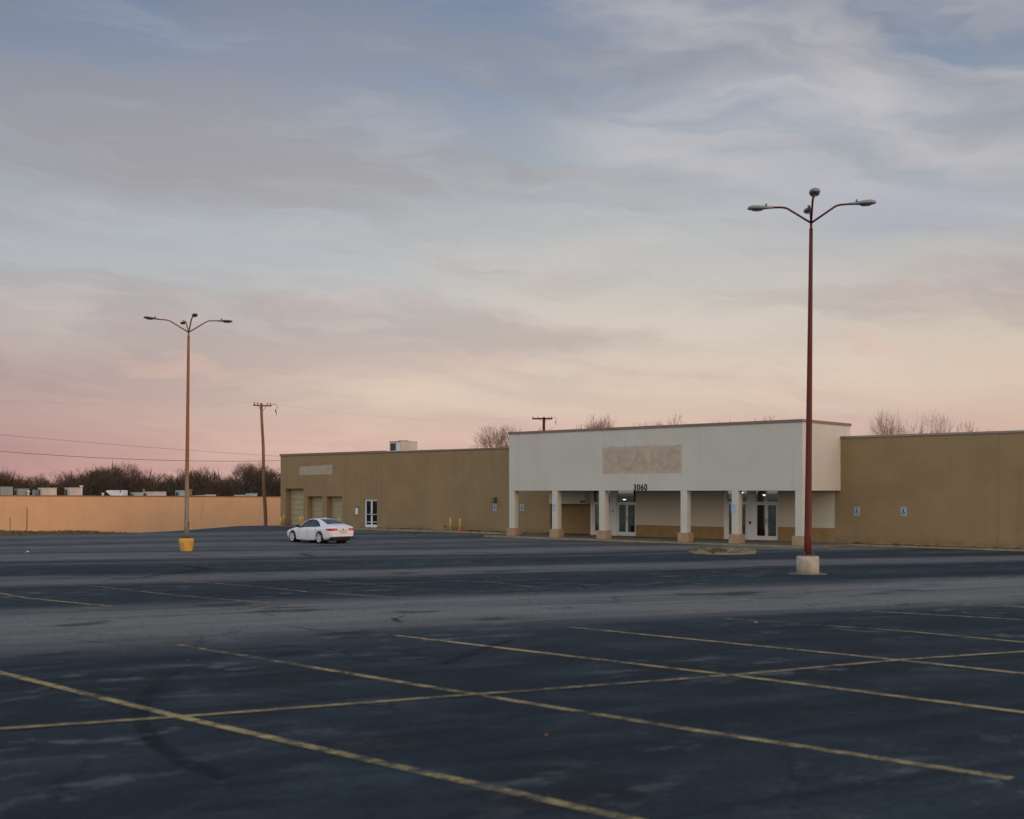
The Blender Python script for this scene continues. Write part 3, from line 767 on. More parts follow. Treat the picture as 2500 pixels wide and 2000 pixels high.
slab('garage_apron', [(-.6, -1.0), (tk - .05, -1.0), (tk - .05, .5), (-.6, .5)], -.2, .012, WALK)
# dead weeds in the joint along the walls
random.seed(11); mb = MB()
def tuft(mb, p, h, n, sp):
    for _ in range(n):
        a = random.uniform(0, 6.28); l = random.uniform(.4, 1) * h; r = random.uniform(.2, 1) * sp
        b = Vector(p) + Vector((random.uniform(-1, 1), random.uniform(-1, 1), 0)) * sp * .6
        tip = b + Vector((math.cos(a) * r, math.sin(a) * r, l)); w_ = Vector((-math.sin(a), math.cos(a), 0)) * .012
        mb.quad(b - w_, b + w_, tip)
for k in range(520):
    tq = random.choice((random.uniform(tk, c0), random.uniform(tk, c0), random.uniform(c1, TR), random.uniform(c0, e1[0])))
    cl_ = mnoise.noise(Vector((tq * .55, 3, 0)))
    if cl_ < -.05: continue
    p = wpt(tq, random.uniform(-.16, -.03), .05); tuft(mb, p, .07 + .2 * max(0, cl_), 9, .10)
tag(mb.build('weeds', mat('dry_weeds', (.075, .065, .028), .95, .1, var=.4, vscale=3)), 'dry weeds growing along the foot of the tan walls', 'weeds', kind='stuff')

# ------------------------------------------------------------------ things fixed to or standing by the shop
def on_wall(name, px, py0, py1, s, label, cat, group=None):
    tq = tt(px, s); z0 = zz(py1, tq, s)
    o = empty(name, wpt(tq, s, z0), FR); tag(o, label, cat, group); return o, zz(py0, tq, s) - z0
def access_sign(px, py0, py1, s, label, wd=.32):
    o, h = on_wall('parking_sign', px, py0, py1, s, label, 'sign', 'accessible parking signs')
    mb = MB(); mb.box(-wd / 2, wd / 2, -.014, -.002, 0, h); mb.build('plate', SIGNW, o, .004)
    mb = MB(); y_ = -.0165; c_ = h * .42; r = wd * .24
    def seg(a, b, t): 
        a, b = Vector(a), Vector(b); d = (b - a).normalized(); q = Vector((-d.y, d.x)) * t / 2
        mb.quad(*[(v.x, y_, v.y) for v in (a - q, b - q, b + q, a + q)])
    arc = [(math.cos(t) * r - .01, c_ - r * .35 + math.sin(t) * r) for t in [math.radians(120 + k * 21) for k in range(11)]]
    for a, b in zip(arc, arc[1:]): seg(a, b, wd * .15)
    seg((-.02, c_ + r * 1.5), (0, c_ - .0), wd * .2); seg((0, c_), (r * .85, c_ - .01), wd * .17); seg((r * .8, c_), (r * 1.15, c_ - r), wd * .15); seg((-.02, c_ + r * .8), (r * .7, c_ + r * .75), wd * .12)
    mb.disc((-.025, y_, c_ + r * 2.0), wd * .12, (0, -1, 0), 14)
    mb.build('wheelchair_symbol', SIGNB, o)
    mb = MB(); mb.box(-wd * .32, wd * .32, -.0165, -.0145, h * .83, h * .88); mb.build('text_bar', SIGNB, o)
    return o
access_sign(1208, 1230, 1247, 0, 'pale blue wheelchair parking sign under the wall lamp')
access_sign(1274.5, 1231, 1247.5, 0, 'pale blue wheelchair parking sign behind the canopy, between its two leftmost columns')
access_sign(2092.5, 1239, 1259, 0, 'pale blue wheelchair parking sign on the right tan wall, nearer the canopy')
access_sign(2206, 1239, 1260, 0, 'pale blue wheelchair parking sign alone on the far right tan wall')
for px, py0, py1, l in ((1352.8, 1231, 1247, 'small pale blue sign on the second column from the left'), (1791, 1231, 1252, 'faded blue sign on the column before the right entrance')):
    o, h = on_wall('column_sign', px, py0, py1, CS, l, 'sign')
    mb = MB(); mb.box(-.15, .15, -.012, .002, 0, h); mb.build('plate', SIGNF, o, .004)
    mb = MB(); mb.box(-.10, .10, -.0145, -.0125, h * .12, h * .55); mb.build('lower_panel', SIGNW, o)
o, h = on_wall('wall_lamp', 1209.5, 1213, 1228, 0, 'boxy tan wall lamp above the left parking sign', 'lamp')
mb = MB(); mb.box(-.13, .13, -.10, 0, 0, h * .95); mb.build('back_plate', mat('lamp_housing', (.17, .125, .08), .6, .3), o, .01)
mb = MB(); mb.quad((-.13, -.10, .02), (.13, -.10, .02), (.13, -.27, .06), (-.13, -.27, .06)); mb.quad((-.13, -.10, h * .9), (-.13, -.27, h * .72), (.13, -.27, h * .72), (.13, -.10, h * .9))
mb.quad((-.13, -.27, .06), (.13, -.27, .06), (.13, -.27, h * .72), (-.13, -.27, h * .72)); mb.quad((-.13, -.10, .02), (-.13, -.27, .06), (-.13, -.27, h * .72), (-.13, -.10, h * .9)); mb.quad((.13, -.27, .06), (.13, -.10, .02), (.13, -.10, h * .9), (.13, -.27, h * .72))
mb.build('lamp_shade', mat('lamp_housing', (.17, .125, .08)), o)
o, h = on_wall('notice_board', 872, 1233, 1257.5, 0, 'grey notice holder with a white sheet left of the dark double door', 'notice')
mb = MB(); mb.box(-.20, .20, -.05, 0, 0, h); mb.build('board', mat('notice_frame', (.20, .18, .165), .6, .3), o, .008)
mb = MB(); mb.box(-.155, .155, -.054, -.0505, .05, h * .68); mb.build('paper_sheet', NOTICE, o)
o, h = on_wall('wall_tap', 1088, 1281, 1289, 0, 'small dark hose tap low on the left tan wall', 'tap')
mb = MB(); mb.tube([(0, 0, h * .5), (0, -.12, h * .5), (0, -.16, .02)], .035, 8); mb.tube([(-.06, -.10, h * .75), (.06, -.10, h * .75)], .018, 6); mb.tube([(0, -.10, h * .5), (0, -.10, h * .75)], .015, 6); mb.build('tap_body', GREY, o)
o, h = on_wall('door_bell', 1831.5, 1272, 1280, .05, 'round black intercom on the white post of the right entrance', 'intercom')
mb = MB(); mb.tube([(0, 0, h / 2), (0, -.04, h / 2)], h * .42, 18); mb.build('housing', BLACK, o); mb = MB(); mb.tube([(0, -.04, h / 2), (0, -.047, h / 2)], h * .25, 14); mb.build('button', GREY, o)
o, h = on_wall('wall_plate', 1496, 1247, 1250, .05, 'tiny dark plate on the white post of the left entrance', 'plate')
mb = MB(); mb.box(-.07, .07, -.02, 0, 0, h); mb.build('plate', BLACK, o, .004)

def bollard(px, py0, s, label, short=False):
    tq = tt(px, s); p = wpt(tq, s, 0); gz = .05 if tq > tk else .0
    o = empty('bollard', (p.x, p.y, gz)); tag(o, label, 'bollard', 'yellow bollards along the shop front')
    h = zz(py0, tq, s) - gz
    mb = MB(); mb.lathe([(.085, 0), (.085, h - .05), (.07, h - .015), (.03, h)], 16); mb.build('post', YELLOW, o)
    mb = MB(); mb.lathe([(.13, 0), (.13, .02)], 16); mb.build('collar', CONC, o)
    return o
bollard(685.8, 1262, -.45, 'yellow bollard at the left corner of the store')
bollard(733, 1261, -.7, 'yellow bollard at the foot of the tall garage door, left of a pair')
bollard(739.5, 1260, -.5, 'yellow bollard at the foot of the tall garage door, right of a pair')
bollard(828.5, 1264, -.6, 'yellow bollard half hidden behind the white car')
bollard(1100, 1264, -.55, 'pale yellow bollard standing alone left of the orange cone')
b2 = bollard(1123.5, 1265.5, -.55, 'pale yellow bollard with an orange cone around its foot')
cn = empty('traffic_cone', b2.location); cn.scale = (.8, .8, .62); tag(cn, 'orange traffic cone slipped over the foot of a bollard', 'cone')
mb = MB(); mb.lathe([(.16, .035), (.145, .10), (.11, .26), (.098, .30)], 18, caps=False); mb.build('cone_body', CONE, cn)
mb = MB(); mb.box(-.2, .2, -.2, .2, .021, .042); mb.build('foot', CONE, cn, .01)

def hvac(name, loc, rz, lx, ly, h, body, label, group='rooftop units on the orange building', grille=True, cat='rooftop unit', rust=False):
    o = empty(name, loc, rz); tag(o, label, cat, group)
    mb = MB(); mb.box(0, lx, 0, ly, .12, h); mb.box(-.03, lx + .03, -.03, ly + .03, h, h + .04); mb.build('casing', body, o, .01)
    mb = MB(); mb.box(.08, lx - .08, .08, ly - .08, 0, .12); mb.build('base_frame', GREY, o)
    if grille:
        mb = MB(); n = 7
        for k in range(n): mb.box(lx * .10, lx * .52, -.022, -.004, .25 + (h - .45) * k / n, .25 + (h - .45) * (k + .62) / n)
        mb.box(lx * .08, lx * .54, -.006, .002, .22, h - .14); mb.build('grille', GRILL, o)
        mb = MB()
        mb.box(lx * .60, lx * .94, -.012, .002, .22, h - .14); mb.build('access_panel', mat('panel_' + body.name, tuple(v * .82 for v in body.node_tree.nodes['Principled BSDF'].inputs['Base Color'].default_value[:3]), .55, .4), o, .004)
    mb = MB(); mb.tube([(lx * .5, ly * .5, h + .04), (lx * .5, ly * .5, h + .10)], min(lx, ly) * .32, 18); mb.build('fan_guard', GRILL, o)
    return o
# big unit over the left wing
sU = 3.2; t0 = tt(951, sU); t1 = tt(979, sU); hu = zz(1077.5, t0, sU); cU = wpt(t1, sU, 0); kU = (1019 - 1250) / 2860
lyU = (kU * cU.y - cU.x) / (N_.x - kU * N_.y)
RUSTW = wall_mat('rust_stained_metal', (.50, .44, .38), block=False, dirt_h=-9, var=.16, streak=.5)
hvac('air_handler', wpt(t0, sU, TOP - .45), FR, t1 - t0, lyU, hu - TOP + .45 - .04, RUSTW, 'large rust stained air handler standing on the left wing roof', None, cat='rooftop unit')

# ------------------------------------------------------------------ orange building across the lower ground
oa, ob = at(-90, 1209, 106.8), at(735, 1212, 138.5)
OT = (Vector((ob.x, ob.y)) - Vector((oa.x, oa.y))).normalized(); OR_ = math.atan2(OT.y, OT.x); OL = (ob.xy - oa.xy).length
# it shows its long side, square to the shop front
orange = empty('orange_building', (oa.x, oa.y, LOW), OR_)
tag(orange, 'long flat roofed building with a blank orange wall beyond the lot', 'building')
ha, hb = H - (1211.0 - 1198) / 2860 * oa.y - LOW, H - (1214.2 - 1198) / 2860 * ob.y - LOW
mb = MB()
mb.quad((0, 0, 0), (OL, 0, 0), (OL, 0, hb), (0, 0, ha)); mb.quad((0, 30, 0), (0, 0, 0), (0, 0, ha), (0, 30, ha)); mb.quad((OL, 0, 0), (OL, 30, 0), (OL, 30, hb), (OL, 0, hb)); mb.quad((OL, 30, 0), (0, 30, 0), (0, 30, ha), (OL, 30, hb))
mb.build('wall', ORANGE, orange)
mb = MB(); mb.quad((.2, .2, ha - .3), (OL - .2, .2, hb - .3), (OL - .2, 29.8, hb - .3), (.2, 29.8, ha - .3)); mb.build('roof', ROOF, orange)
mb = MB()
v = [(-.04, -.05, ha), (OL + .04, -.05, hb), (OL + .04, .22, hb), (-.04, .22, ha)]
i = len(mb.v); mb.v += v + [(a, b, c_ + .10) for a, b, c_ in v]
for f in ((3, 2, 1, 0), (4, 5, 6, 7), (0, 1, 5, 4), (1, 2, 6, 5), (2, 3, 7, 6), (3, 0, 4, 7)): mb.f.append(f)
mb.build('coping', mat('pale_coping', (.50, .40, .36), .5, .4), orange)
lx = lambda px, k=0.0: ((px - 1250) / 2860.0 * oa.y - oa.x) / (OT.x - (px - 1250) / 2860.0 * OT.y)
for (pa, ya, pb_, yb) in ((498, 1216, 494, 1240), (494, 1240, 489, 1272)):
    ta, tb = lx(pa), lx(pb_); da, db = oa.y + OT.y * ta, oa.y + OT.y * tb
    mb.quad((ta, -.006, H - (ya - 1198) / 2860 * da - LOW), (ta + .07, -.006, H - (ya - 1198) / 2860 * da - LOW), (tb + .07, -.006, H - (yb - 1198) / 2860 * db - LOW), (tb, -.006, H - (yb - 1198) / 2860 * db - LOW))
mb.build('wall_crack', mat('crack_line', (.52, .28, .14), .9, .1), orange)

def roof_unit(name, p0, p1, ytop, ky, back, body, label, **kw):
    """a rooftop unit seen corner on between two photograph columns"""
    tq = lx((p0 + p1) / 2); d = oa.y + OT.y * tq + back * OT.x; X = (p0 - 1250) / 2860.0 * d; wpx = (p1 - p0) / 2860.0 * d
    zb = (ha + (hb - ha) * tq / OL) + LOW - .3; h = H - (ytop - 1198) / 2860.0 * d - zb
    rz = math.radians(-38); f = ky
    # left face depth ly and right face length lx from the split of the visible width
    lxx = wpx * f / math.cos(rz); ly = wpx * (1 - f) / abs(math.sin(rz))
    P = Vector((X, d, zb))
    return hvac(name, P, rz, lxx, ly, h - .04, body, label, **kw)
TEAL = mat('unit_blue_grey_metal', (.33, .40, .42), .55, .4, var=.12, vscale=1.2)
roof_unit('rooftop_unit', -8, 27, 1188.5, .48, 4, HVACG, 'grey green rooftop unit, leftmost on the orange building')
roof_unit('rooftop_unit', 35, 66, 1193.0, .42, 4, HVACG, 'grey green rooftop unit, second from the left on the orange building')
roof_unit('rooftop_unit', 79, 93, 1196.0, .4, 6, HVACG, 'small dark green unit tucked behind a pale unit', grille=False)
roof_unit('rooftop_unit', 93, 131, 1191.0, .37, 3.5, HVACW, 'pale beige rooftop unit with a blank broad face, near the left end')
roof_unit('rooftop_unit', 158, 196, 1190.5, .43, 3.5, HVACW, 'pale rooftop unit beside a white vent pipe')
roof_unit('rooftop_unit', 319, 347, 1202.0, .45, 4, TEAL, 'low grey unit left of a wide pale unit on the orange roof')
roof_unit('rooftop_unit', 350, 397, 1200.5, .30, 3, HVACW, 'wide low pale unit in the middle of the orange roof')
roof_unit('rooftop_unit', 428, 461, 1197.5, .52, 3, TEAL, 'blue grey unit directly behind the lamp post with the yellow base')
roof_unit('rooftop_unit', 470, 500, 1209.3, .3, 2.5, HVACW, 'very low pale curb unit just right of the left lamp post', grille=False)
roof_unit('rooftop_unit', 500, 523, 1207.5, .3, 3.5, HVACW, 'low flat pale unit between the lamp post and the utility pole', grille=False)
roof_unit('rooftop_unit', 572, 600, 1208.6, .3, 3, HVACW, 'very low pale curb unit left of a small blue grey unit', grille=False)
roof_unit('rooftop_unit', 600, 626, 1204.5, .46, 3, TEAL, 'small blue grey unit left of the utility pole')
# slanted hood
tq = lx(279); d = oa.y + OT.y * tq + 3; P = at(258, 1210, d); wq = 44 / 2860 * d; hq = 13 / 2860 * d
o = empty('exhaust_hood', (P.x, P.y, P.z - .25), math.radians(-8)); tag(o, 'white exhaust hood with a slanted open end on the orange roof', 'exhaust hood')
mb = MB()
pr = [(.55, 0), (wq, 0), (wq, hq), (.15, hq), (.0, hq - .08), (.1, hq - .2)]
for yq in (0, 1.1): mb.f.append(tuple(range(len(mb.v), len(mb.v) + 6)) if yq else tuple(range(len(mb.v), len(mb.v) + 6))[::-1]); mb.v += [(a, yq, b + .25) for a, b in pr]
for k in range(6): mb.f.append((k, (k + 1) % 6, 6 + (k + 1) % 6, 6 + k))
mb.build('hood', mat('hood_white', (.66, .66, .68), .5, .4, var=.06), o)
mb = MB(); mb.box(.5, wq - .02, .1, 1.0, 0, .25); mb.build('curb', GREY, o)
mb = MB(); mb.box(wq - .32, wq - .14, -.012, .0, hq * .62 + .25, hq * .9 + .25); mb.build('vent_slot', GRILL, o)
def vent(px, y0, y1, r, m_, label, cap=False, back=2.0):
    tq = lx(px); d = oa.y + OT.y * tq + back; P = at(px, y1, d); h = (y1 - y0) / 2860 * d
    o = empty('vent_pipe', (P.x, P.y, P.z - .3)); tag(o, label, 'vent pipe')
    mb = MB(); mb.tube([(0, 0, 0), (0, 0, h + .3)], r, 10); mb.build('pipe', m_, o)
    mb = MB(); mb.tube([(0, 0, h + .24), (0, 0, h + .40)], r * (1.8 if cap else 1.35), 10); mb.build('cap', m_, o)
    return o
vent(198.7, 1188, 1210, .10, mat('vent_white', (.62, .62, .62), .5, .4), 'tall white vent pipe on the left of the orange roof', True)
vent(69, 1201, 1209, .09, MATS['vent_white'], 'short white vent pipe right of the second rooftop unit', True)
vent(251, 1206, 1210, .10, MATS['vent_white'], 'stubby white vent left of the slanted hood')
vent(466.5, 1197, 1212, .09, mat('vent_rust', (.38, .19, .06), .6, .3), 'rusty orange vent pipe just right of the left lamp post', True)
vent(351, 1197, 1204, .07, MATS['vent_rust'], 'short rusty vent pipe over the wide pale unit', True, 4.5)

# thin marker posts and grass at the lot edge
for px, y0, y1, r, l in ((65.5, 1240, 1299, .035, 'tall thin dark post on the grassy edge of the lot'), (24.3, 1264, 1299, .025, 'shorter thin dark post on the grassy edge of the lot')):
    P = at(px, 1303, 80); o = empty('marker_post', (P.x, P.y, -.1)); tag(o, l, 'post')
    h = (1303 - y0) / 2860 * 80 + .1
    mb = MB(); mb.tube([(0, 0, 0), (.02, 0, h)], r, 8); mb.build('post', GREY, o); mb = MB(); mb.tube([(.02, 0, h), (.02, 0, h + .03)], r * 1.3, 8); mb.build('cap', GREY, o)
random.seed(5); mb = MB()
NXG, NYG = 46, 10
for j in range(NYG + 1):
    for i in range(NXG + 1):
        X = -50 + i * .5; e_ = yfar(X); Y = e_ - 1.2 + j * .36
        f = j / NYG; hgt_ = math.sin(min(1, f * 1.4) * 1.571) * (.30 * sm(X, -26.8, -31) * (0.75 + .5 * mnoise.noise(Vector((X * .3, 0, 7)))))
        mb.v.append((X, Y, ground_z(X, e_) - .03 + hgt_))
for j in range(NYG):
    for i in range(NXG): a = j * (NXG + 1) + i; mb.f.append((a, a + 1, a + NXG + 2, a + NXG + 1))
mb.smooth = set(range(len(mb.f)))
struct(mb.build('verge', SOIL))
mb = MB()
for k in range(900):
    X = random.uniform(-50, -27.2); e_ = yfar(X); f = random.uniform(.1, .9)
    z0 = ground_z(X, e_) - .03 + math.sin(min(1, f * 1.4) * 1.571) * (.30 * sm(X, -26.8, -31) * (0.75 + .5 * mnoise.noise(Vector((X * .3, 0, 7)))))
    tuft(mb, (X, e_ - 1.2 + f * 3.6, z0), .16, 8, .12)
tag(mb.build('verge_grass', GRASS), 'dry grass on the low verge at the left edge of the lot', 'grass', kind='stuff')

# ------------------------------------------------------------------ lamp posts
def lamp_post(name, base, top_z, r0, r1, pole_m, head_m, phi, lean, arms, base_kind, label, reach=1.75, slim=1.0):
    o = empty(name, base); tag(o, label, 'lamp post', 'lamp posts of the parking lot')
    h = top_z - base.z
    mb = MB()
    if base_kind == 'yellow':
        mb.lathe([(.235, -.06), (.245, .0), (.285, .14), (.325, .36), (.335, .50), (.325, .55), (.28, .565)], 24); mb.build('base', YBASE, o); bt = .56
    else:
        mb.lathe([(.30, -.06), (.30, .46), (.285, .485)], 28); mb.build('base', CONC, o); bt = .48
        mb = MB(); mb.lathe([(.54, -.03), (.52, .012)], 26); mb.build('collar', mat('stained_pad', (.17, .15, .125), .9, .1, var=.4, vscale=4), o)
    mb = MB(); mb.box(-.17, .17, -.17, .17, bt, bt + .04)
    for sx in (-1, 1):
        for sy in (-1, 1): mb.tube([(sx * .12, sy * .12, bt + .04), (sx * .12, sy * .12, bt + .12)], .022, 6)
    mb.build('base_plate', GREY, o)
    lp = lambda z: Vector((lean[0] * (z - bt), lean[1] * (z - bt), z))
    zs_ = [bt + .03 + (h - bt - .22) * k / 14 for k in range(15)]
    mb = MB(); mb.tube([lp(z) for z in zs_], [r0 + (r1 - r0) * k / 14 for k in range(15)], 18)
    mb.tube([lp(h - .2), lp(h - .17), lp(h + .02)], [r1 * 1.12, r1 * .72, r1 * .72], 14)
    mb.build('pole', pole_m, o)
    J = lp(h)
    mb = MB(); mb.box(r0 * .8, r0 + .012, -.06, .06, bt + .45, bt + .75); mb.build('hand_hole_cover', GREY, o)
    for k, (up, hs, tiltd) in enumerate(arms):
        a = phi + k * math.pi / 2; dr = Vector((math.cos(a), math.sin(a), 0))
        R = reach - .62
        pts = [J + Vector((0, 0, -.03)), J + dr * R * .61 + Vector((0, 0, up * .86)), J + dr * R * .69 + Vector((0, 0, up * .94)), J + dr * R * .79 + Vector((0, 0, up * .975)), J + dr * (R + .12) + Vector((0, 0, up))]
        mb = MB(); mb.tube(pts, .028, 10); arm = mb.build('arm', pole_m, o)
        # cobra head: lofted shell with a flat lens under it
        P0 = J + dr * R + Vector((0, 0, up)); sd = Vector((-dr.y, dr.x, 0)); ax = (dr + Vector((0, 0, tiltd))).normalized(); upv = sd.cross(ax); upv = upv if upv.z > 0 else -upv
        st = [(0, .045, .045, .045), (.14, .055, .05, .05), (.22, .085, .065, .055), (.34, .135, .085, .075), (.48, .155, .10, .075), (.60, .145, .10, .07), (.68, .105, .075, .06), (.73, .03, .02, .03)]
        mb = MB(); i0 = len(mb.v); n = 14
        for (l, w_, hu_, hd) in st:
            for q in range(n):
                t = 2 * math.pi * q / n; cx, sy = math.cos(t), math.sin(t)
                mb.v.append(tuple(P0 + ax * l * hs + sd * cx * w_ * hs * (.5 + .5 * slim) + upv * ((sy * hu_ if sy > 0 else sy * hd) * hs * slim)))
        for s_ in range(len(st) - 1):
            for q in range(n): mb.f.append((i0 + s_ * n + q, i0 + s_ * n + (q + 1) % n, i0 + (s_ + 1) * n + (q + 1) % n, i0 + (s_ + 1) * n + q))
        mb.smooth = set(range(len(mb.f)))
        mb.f.append(tuple(i0 + q for q in range(n))[::-1]); mb.f.append(tuple(i0 + (len(st) - 1) * n + q for q in range(n)))
        hd_ = mb.build('lamp_head', head_m, o)
        mb = MB(); c_ = P0 + ax * .45 * hs - upv * .066 * hs * slim
        ring = [c_ + ax * math.cos(2 * math.pi * q / 18) * .17 * hs + sd * math.sin(2 * math.pi * q / 18) * .12 * hs for q in range(18)]
        low = [p - upv * .035 * hs * .9 for p in ring]
        i = len(mb.v); mb.v += [tuple(p) for p in ring] + [tuple(c_ + (p - c_) * .75) for p in low]
        mb.f += [(i + q, i + (q + 1) % 18, i + 18 + (q + 1) % 18, i + 18 + q) for q in range(18)]; mb.f.append(tuple(range(i + 18, i + 36)))
        mb.build('lens', LENS, hd_)
        mb = MB(); e_ = P0 + ax * .20 * hs + upv * .055 * hs; mb.tube([e_, e_ + upv * .06 * hs], .032 * hs, 10); mb.build('photocell', head_m, hd_)
    return o
p = on_ground(1972, 1401.5); pr_ = Vector((p.x, p.y, ground_z(p.x, p.y)))
jt = at(1980.5, 542, pr_.y)
lamp_post('lamp_post', pr_, jt.z, .100, .048, RUSTR, GALV, math.radians(-11), ((jt.x - pr_.x) / 9.2, 0), [(.44, .95, .02), (.62, .95, .05), (.44, .95, .0), (.44, 1.05, -.02)], 'grey',
          'tall dark red lamp post with grey heads on a pale round concrete base', 1.62, .80)
p = on_ground(455, 1345.5); pl_ = Vector((p.x, p.y, ground_z(p.x, p.y)))
jt = at(460.5, 810, pl_.y)
lamp_post('lamp_post', pl_, jt.z, .100, .055, POLEO, HEADB, math.radians(24), ((jt.x - pl_.x) / 9.2, 0), [(.56, .92, -.0), (.60, .92, .03), (.48, .92, .06), (.50, .95, .0)], 'yellow',
          'orange brown lamp post with dark heads on a yellow concrete base', 1.88, .66)

# ------------------------------------------------------------------ kerbed island with dry grass
mb = MB(); isl = [on_ground(*q) for q in ((1678, 1348), (1692, 1352), (1740, 1354.5), (1800, 1354.5), (1842, 1352.5), (1848, 1349), (1822, 1345), (1760, 1344), (1705, 1345))]
cx = sum((q for q in isl), Vector()) / len(isl); io = empty('parking_island', (cx.x, cx.y, ground_z(cx.x, cx.y)))
tag(io, 'low broken island of soil and dry grass in front of the entrance', 'island')
random.seed(9); ring = []
for a, b in zip(isl, isl[1:] + isl[:1]):
    for k in range(5): ring.append(a.lerp(b, k / 5) - cx)
def prism(mb, ring, k0, k1, z0, z1, jit=0):
    n = len(ring); i = len(mb.v)
    mb.v += [(q.x * k0, q.y * k0, z0) for q in ring]; mb.v += [(q.x * k1 + random.uniform(-jit, jit), q.y * k1 + random.uniform(-jit, jit), z1 + random.uniform(-jit, jit)) for q in ring]
    mb.f += [(i + q, i + (q + 1) % n, i + n + (q + 1) % n, i + n + q) for q in range(n)]; mb.f.append(tuple(range(i + n, i + 2 * n)))
mb = MB(); prism(mb, ring, 1, .985, -.06, .075, .03); mb.build('kerb', mat('pale_kerb', (.24, .185, .115), .9, .1, var=.4, vscale=2, bump=.4), io)
mb = MB(); prism(mb, ring, .93, .80, .05, .085, .03); mb.build('soil', mat('pale_soil', (.25, .19, .12), .95, .1, var=.45, vscale=2.5, bump=.5), io)
mb = MB()
for k in range(170):
    q = random.choice(ring) * random.uniform(.05, .95); left = q.x < 0
    if random.random() < (.2 if left else .7): continue
    tuft(mb, (q.x, q.y, .09), .13 if left else .07, 9, .12)
o = mb.build('dry_grass', mat('island_grass', (.135, .12, .045), .95, .1, var=.4, vscale=2), io); o['kind'] = 'stuff'

# ------------------------------------------------------------------ litter
def leaf_thing(px, py, s, m_, label, cat, name):
    p = on_ground(px, py); o = empty(name, (p.x, p.y, ground_z(p.x, p.y) + .012), random.uniform(0, 6)); tag(o, label, cat)
    mb = MB(); n = 10
    rim = [(math.cos(2 * math.pi * k / n) * s * (1 if k % 2 else .6), math.sin(2 * math.pi * k / n) * s * .6 * (1 if k % 2 else .65), random.uniform(0, s * .5)) for k in range(n)]
    for a, b in zip(rim, rim[1:] + rim[:1]): mb.quad((0, 0, 0), a, b)
    mb.build('blade' if cat == 'leaf' else 'sheet', m_, o)
leaf_thing(457, 1617, .035, LEAF, 'small brown dead leaf near the curved tyre mark', 'leaf', 'dead_leaf')
leaf_thing(1334, 1801, .03, LEAF, 'small orange dead leaf in the foreground right of centre', 'leaf', 'dead_leaf')
leaf_thing(1790, 1542, .045, LEAF, 'small pale leaf below the right lamp post, beside a stall line', 'leaf', 'dead_leaf')
leaf_thing(2214, 1476, .05, LEAF, 'small rusty leaf on the pale driving lane at right', 'leaf', 'dead_leaf')
leaf_thing(67.5, 1350, .15, PAPER, 'scrap of white litter on the far left of the lot', 'litter', 'litter_scrap')
leaf_thing(1846, 1522, .03, PAPER, 'tiny white scrap between stall lines at right', 'litter', 'litter_scrap')

# ------------------------------------------------------------------ car
def lerp_tab(tab, x):
    for (a, b), (c_, d) in zip(tab, tab[1:]):
        if x <= c_:
            t = (x - a) / (c_ - a) if c_ > a else 0
            return b + (d - b) * t
    return tab[-1][1]
def smooth_tab(tab, x, r=.09):
    return sum(lerp_tab(tab, max(tab[0][0], min(tab[-1][0], x + r * k))) for k in (-1, -.5, 0, .5, 1)) / 5
ZT = [(0, .58), (.08, .70), (.35, .80), (.9, .90), (1.35, .965), (1.55, 1.09), (2.0, 1.345), (2.3, 1.425), (2.7, 1.45), (3.1, 1.437), (3.5, 1.372), (4.0, 1.232), (4.4, 1.115), (4.72, 1.06), (4.84, 1.03), (4.9, .96)]
ZS = [(0, .50), (.1, .60), (.4, .72), (1.0, .82), (1.5, .885), (3.0, .935), (4.0, .975), (4.6, .985), (4.84, .95), (4.9, .90)]
WD = [(0, .52), (.06, .66), (.2, .80), (.5, .88), (1.0, .915), (2.0, .93), (3.8, .93), (4.4, .905), (4.7, .865), (4.84, .80), (4.9, .74)]
WT = [(0, .44), (.2, .66), (.9, .74), (1.35, .74), (1.55, .70), (2.0, .60), (2.6, .575), (3.2, .57), (3.7, .60), (4.2, .66), (4.5, .70), (4.8, .68), (4.9, .62)]
ZB = [(0, .30), (.3, .22), (.9, .19), (3.9, .19), (4.5, .25), (4.75, .34), (4.9, .40)]
def section(x):
    zt, zs_, w_, wt_, zb = smooth_tab(ZT, x), smooth_tab(ZS, x), lerp_tab(WD, x), smooth_tab(WT, x), lerp_tab(ZB, x)
    zs_ = min(zs_, zt - .05)
    half = [(0, zb), (w_ * .80, zb), (w_ * .945, zb + .04), (w_ * .975, zb + .16), (w_ * .99, (zb + zs_) / 2), (w_, zs_ - .16), (w_ * .985, zs_ - .05), (w_ * .95, zs_)]
    a = Vector((w_ * .95, zs_)); b = Vector((wt_, zt - .045)); k = max(0, min(1, (zt - zs_ - .05) / .35))
    for t in (.25, .5, .75): q = a.lerp(b, t); half.append((q.x + .035 * math.sin(t * math.pi) * k, q.y))
    half += [(wt_, zt - .045), (wt_ * .90, zt - .02), (wt_ * .5, zt - .004), (0, zt)]
    return half
def side_pt(x, f, off=.0):
    h = section(x); seq = [Vector(q) for q in h[7:12]]
    t = f * (len(seq) - 1); i = min(int(t), len(seq) - 2); q = seq[i].lerp(seq[i + 1], t - i); d = (seq[i + 1] - seq[i]).normalized()
    return q + Vector((d.y, -d.x)) * off
def top_pt(x, u, off=0.0):
    h = section(x); seq = [Vector(q) for q in h[11:15]]; s_ = 1 if u >= 0 else -1
    xx = abs(u) * seq[0].x
    for a, b in zip(seq, seq[1:]):
        if a.x >= xx >= b.x:
            t = (a.x - xx) / max(1e-6, a.x - b.x); return Vector((s_ * xx, a.y + (b.y - a.y) * t))
    return Vector((s_ * xx, seq[-1].y))
carp = (on_ground(779, 1326) + on_ground(843, 1327)) / 2
fw = Vector((-.69, .724)).normalized()
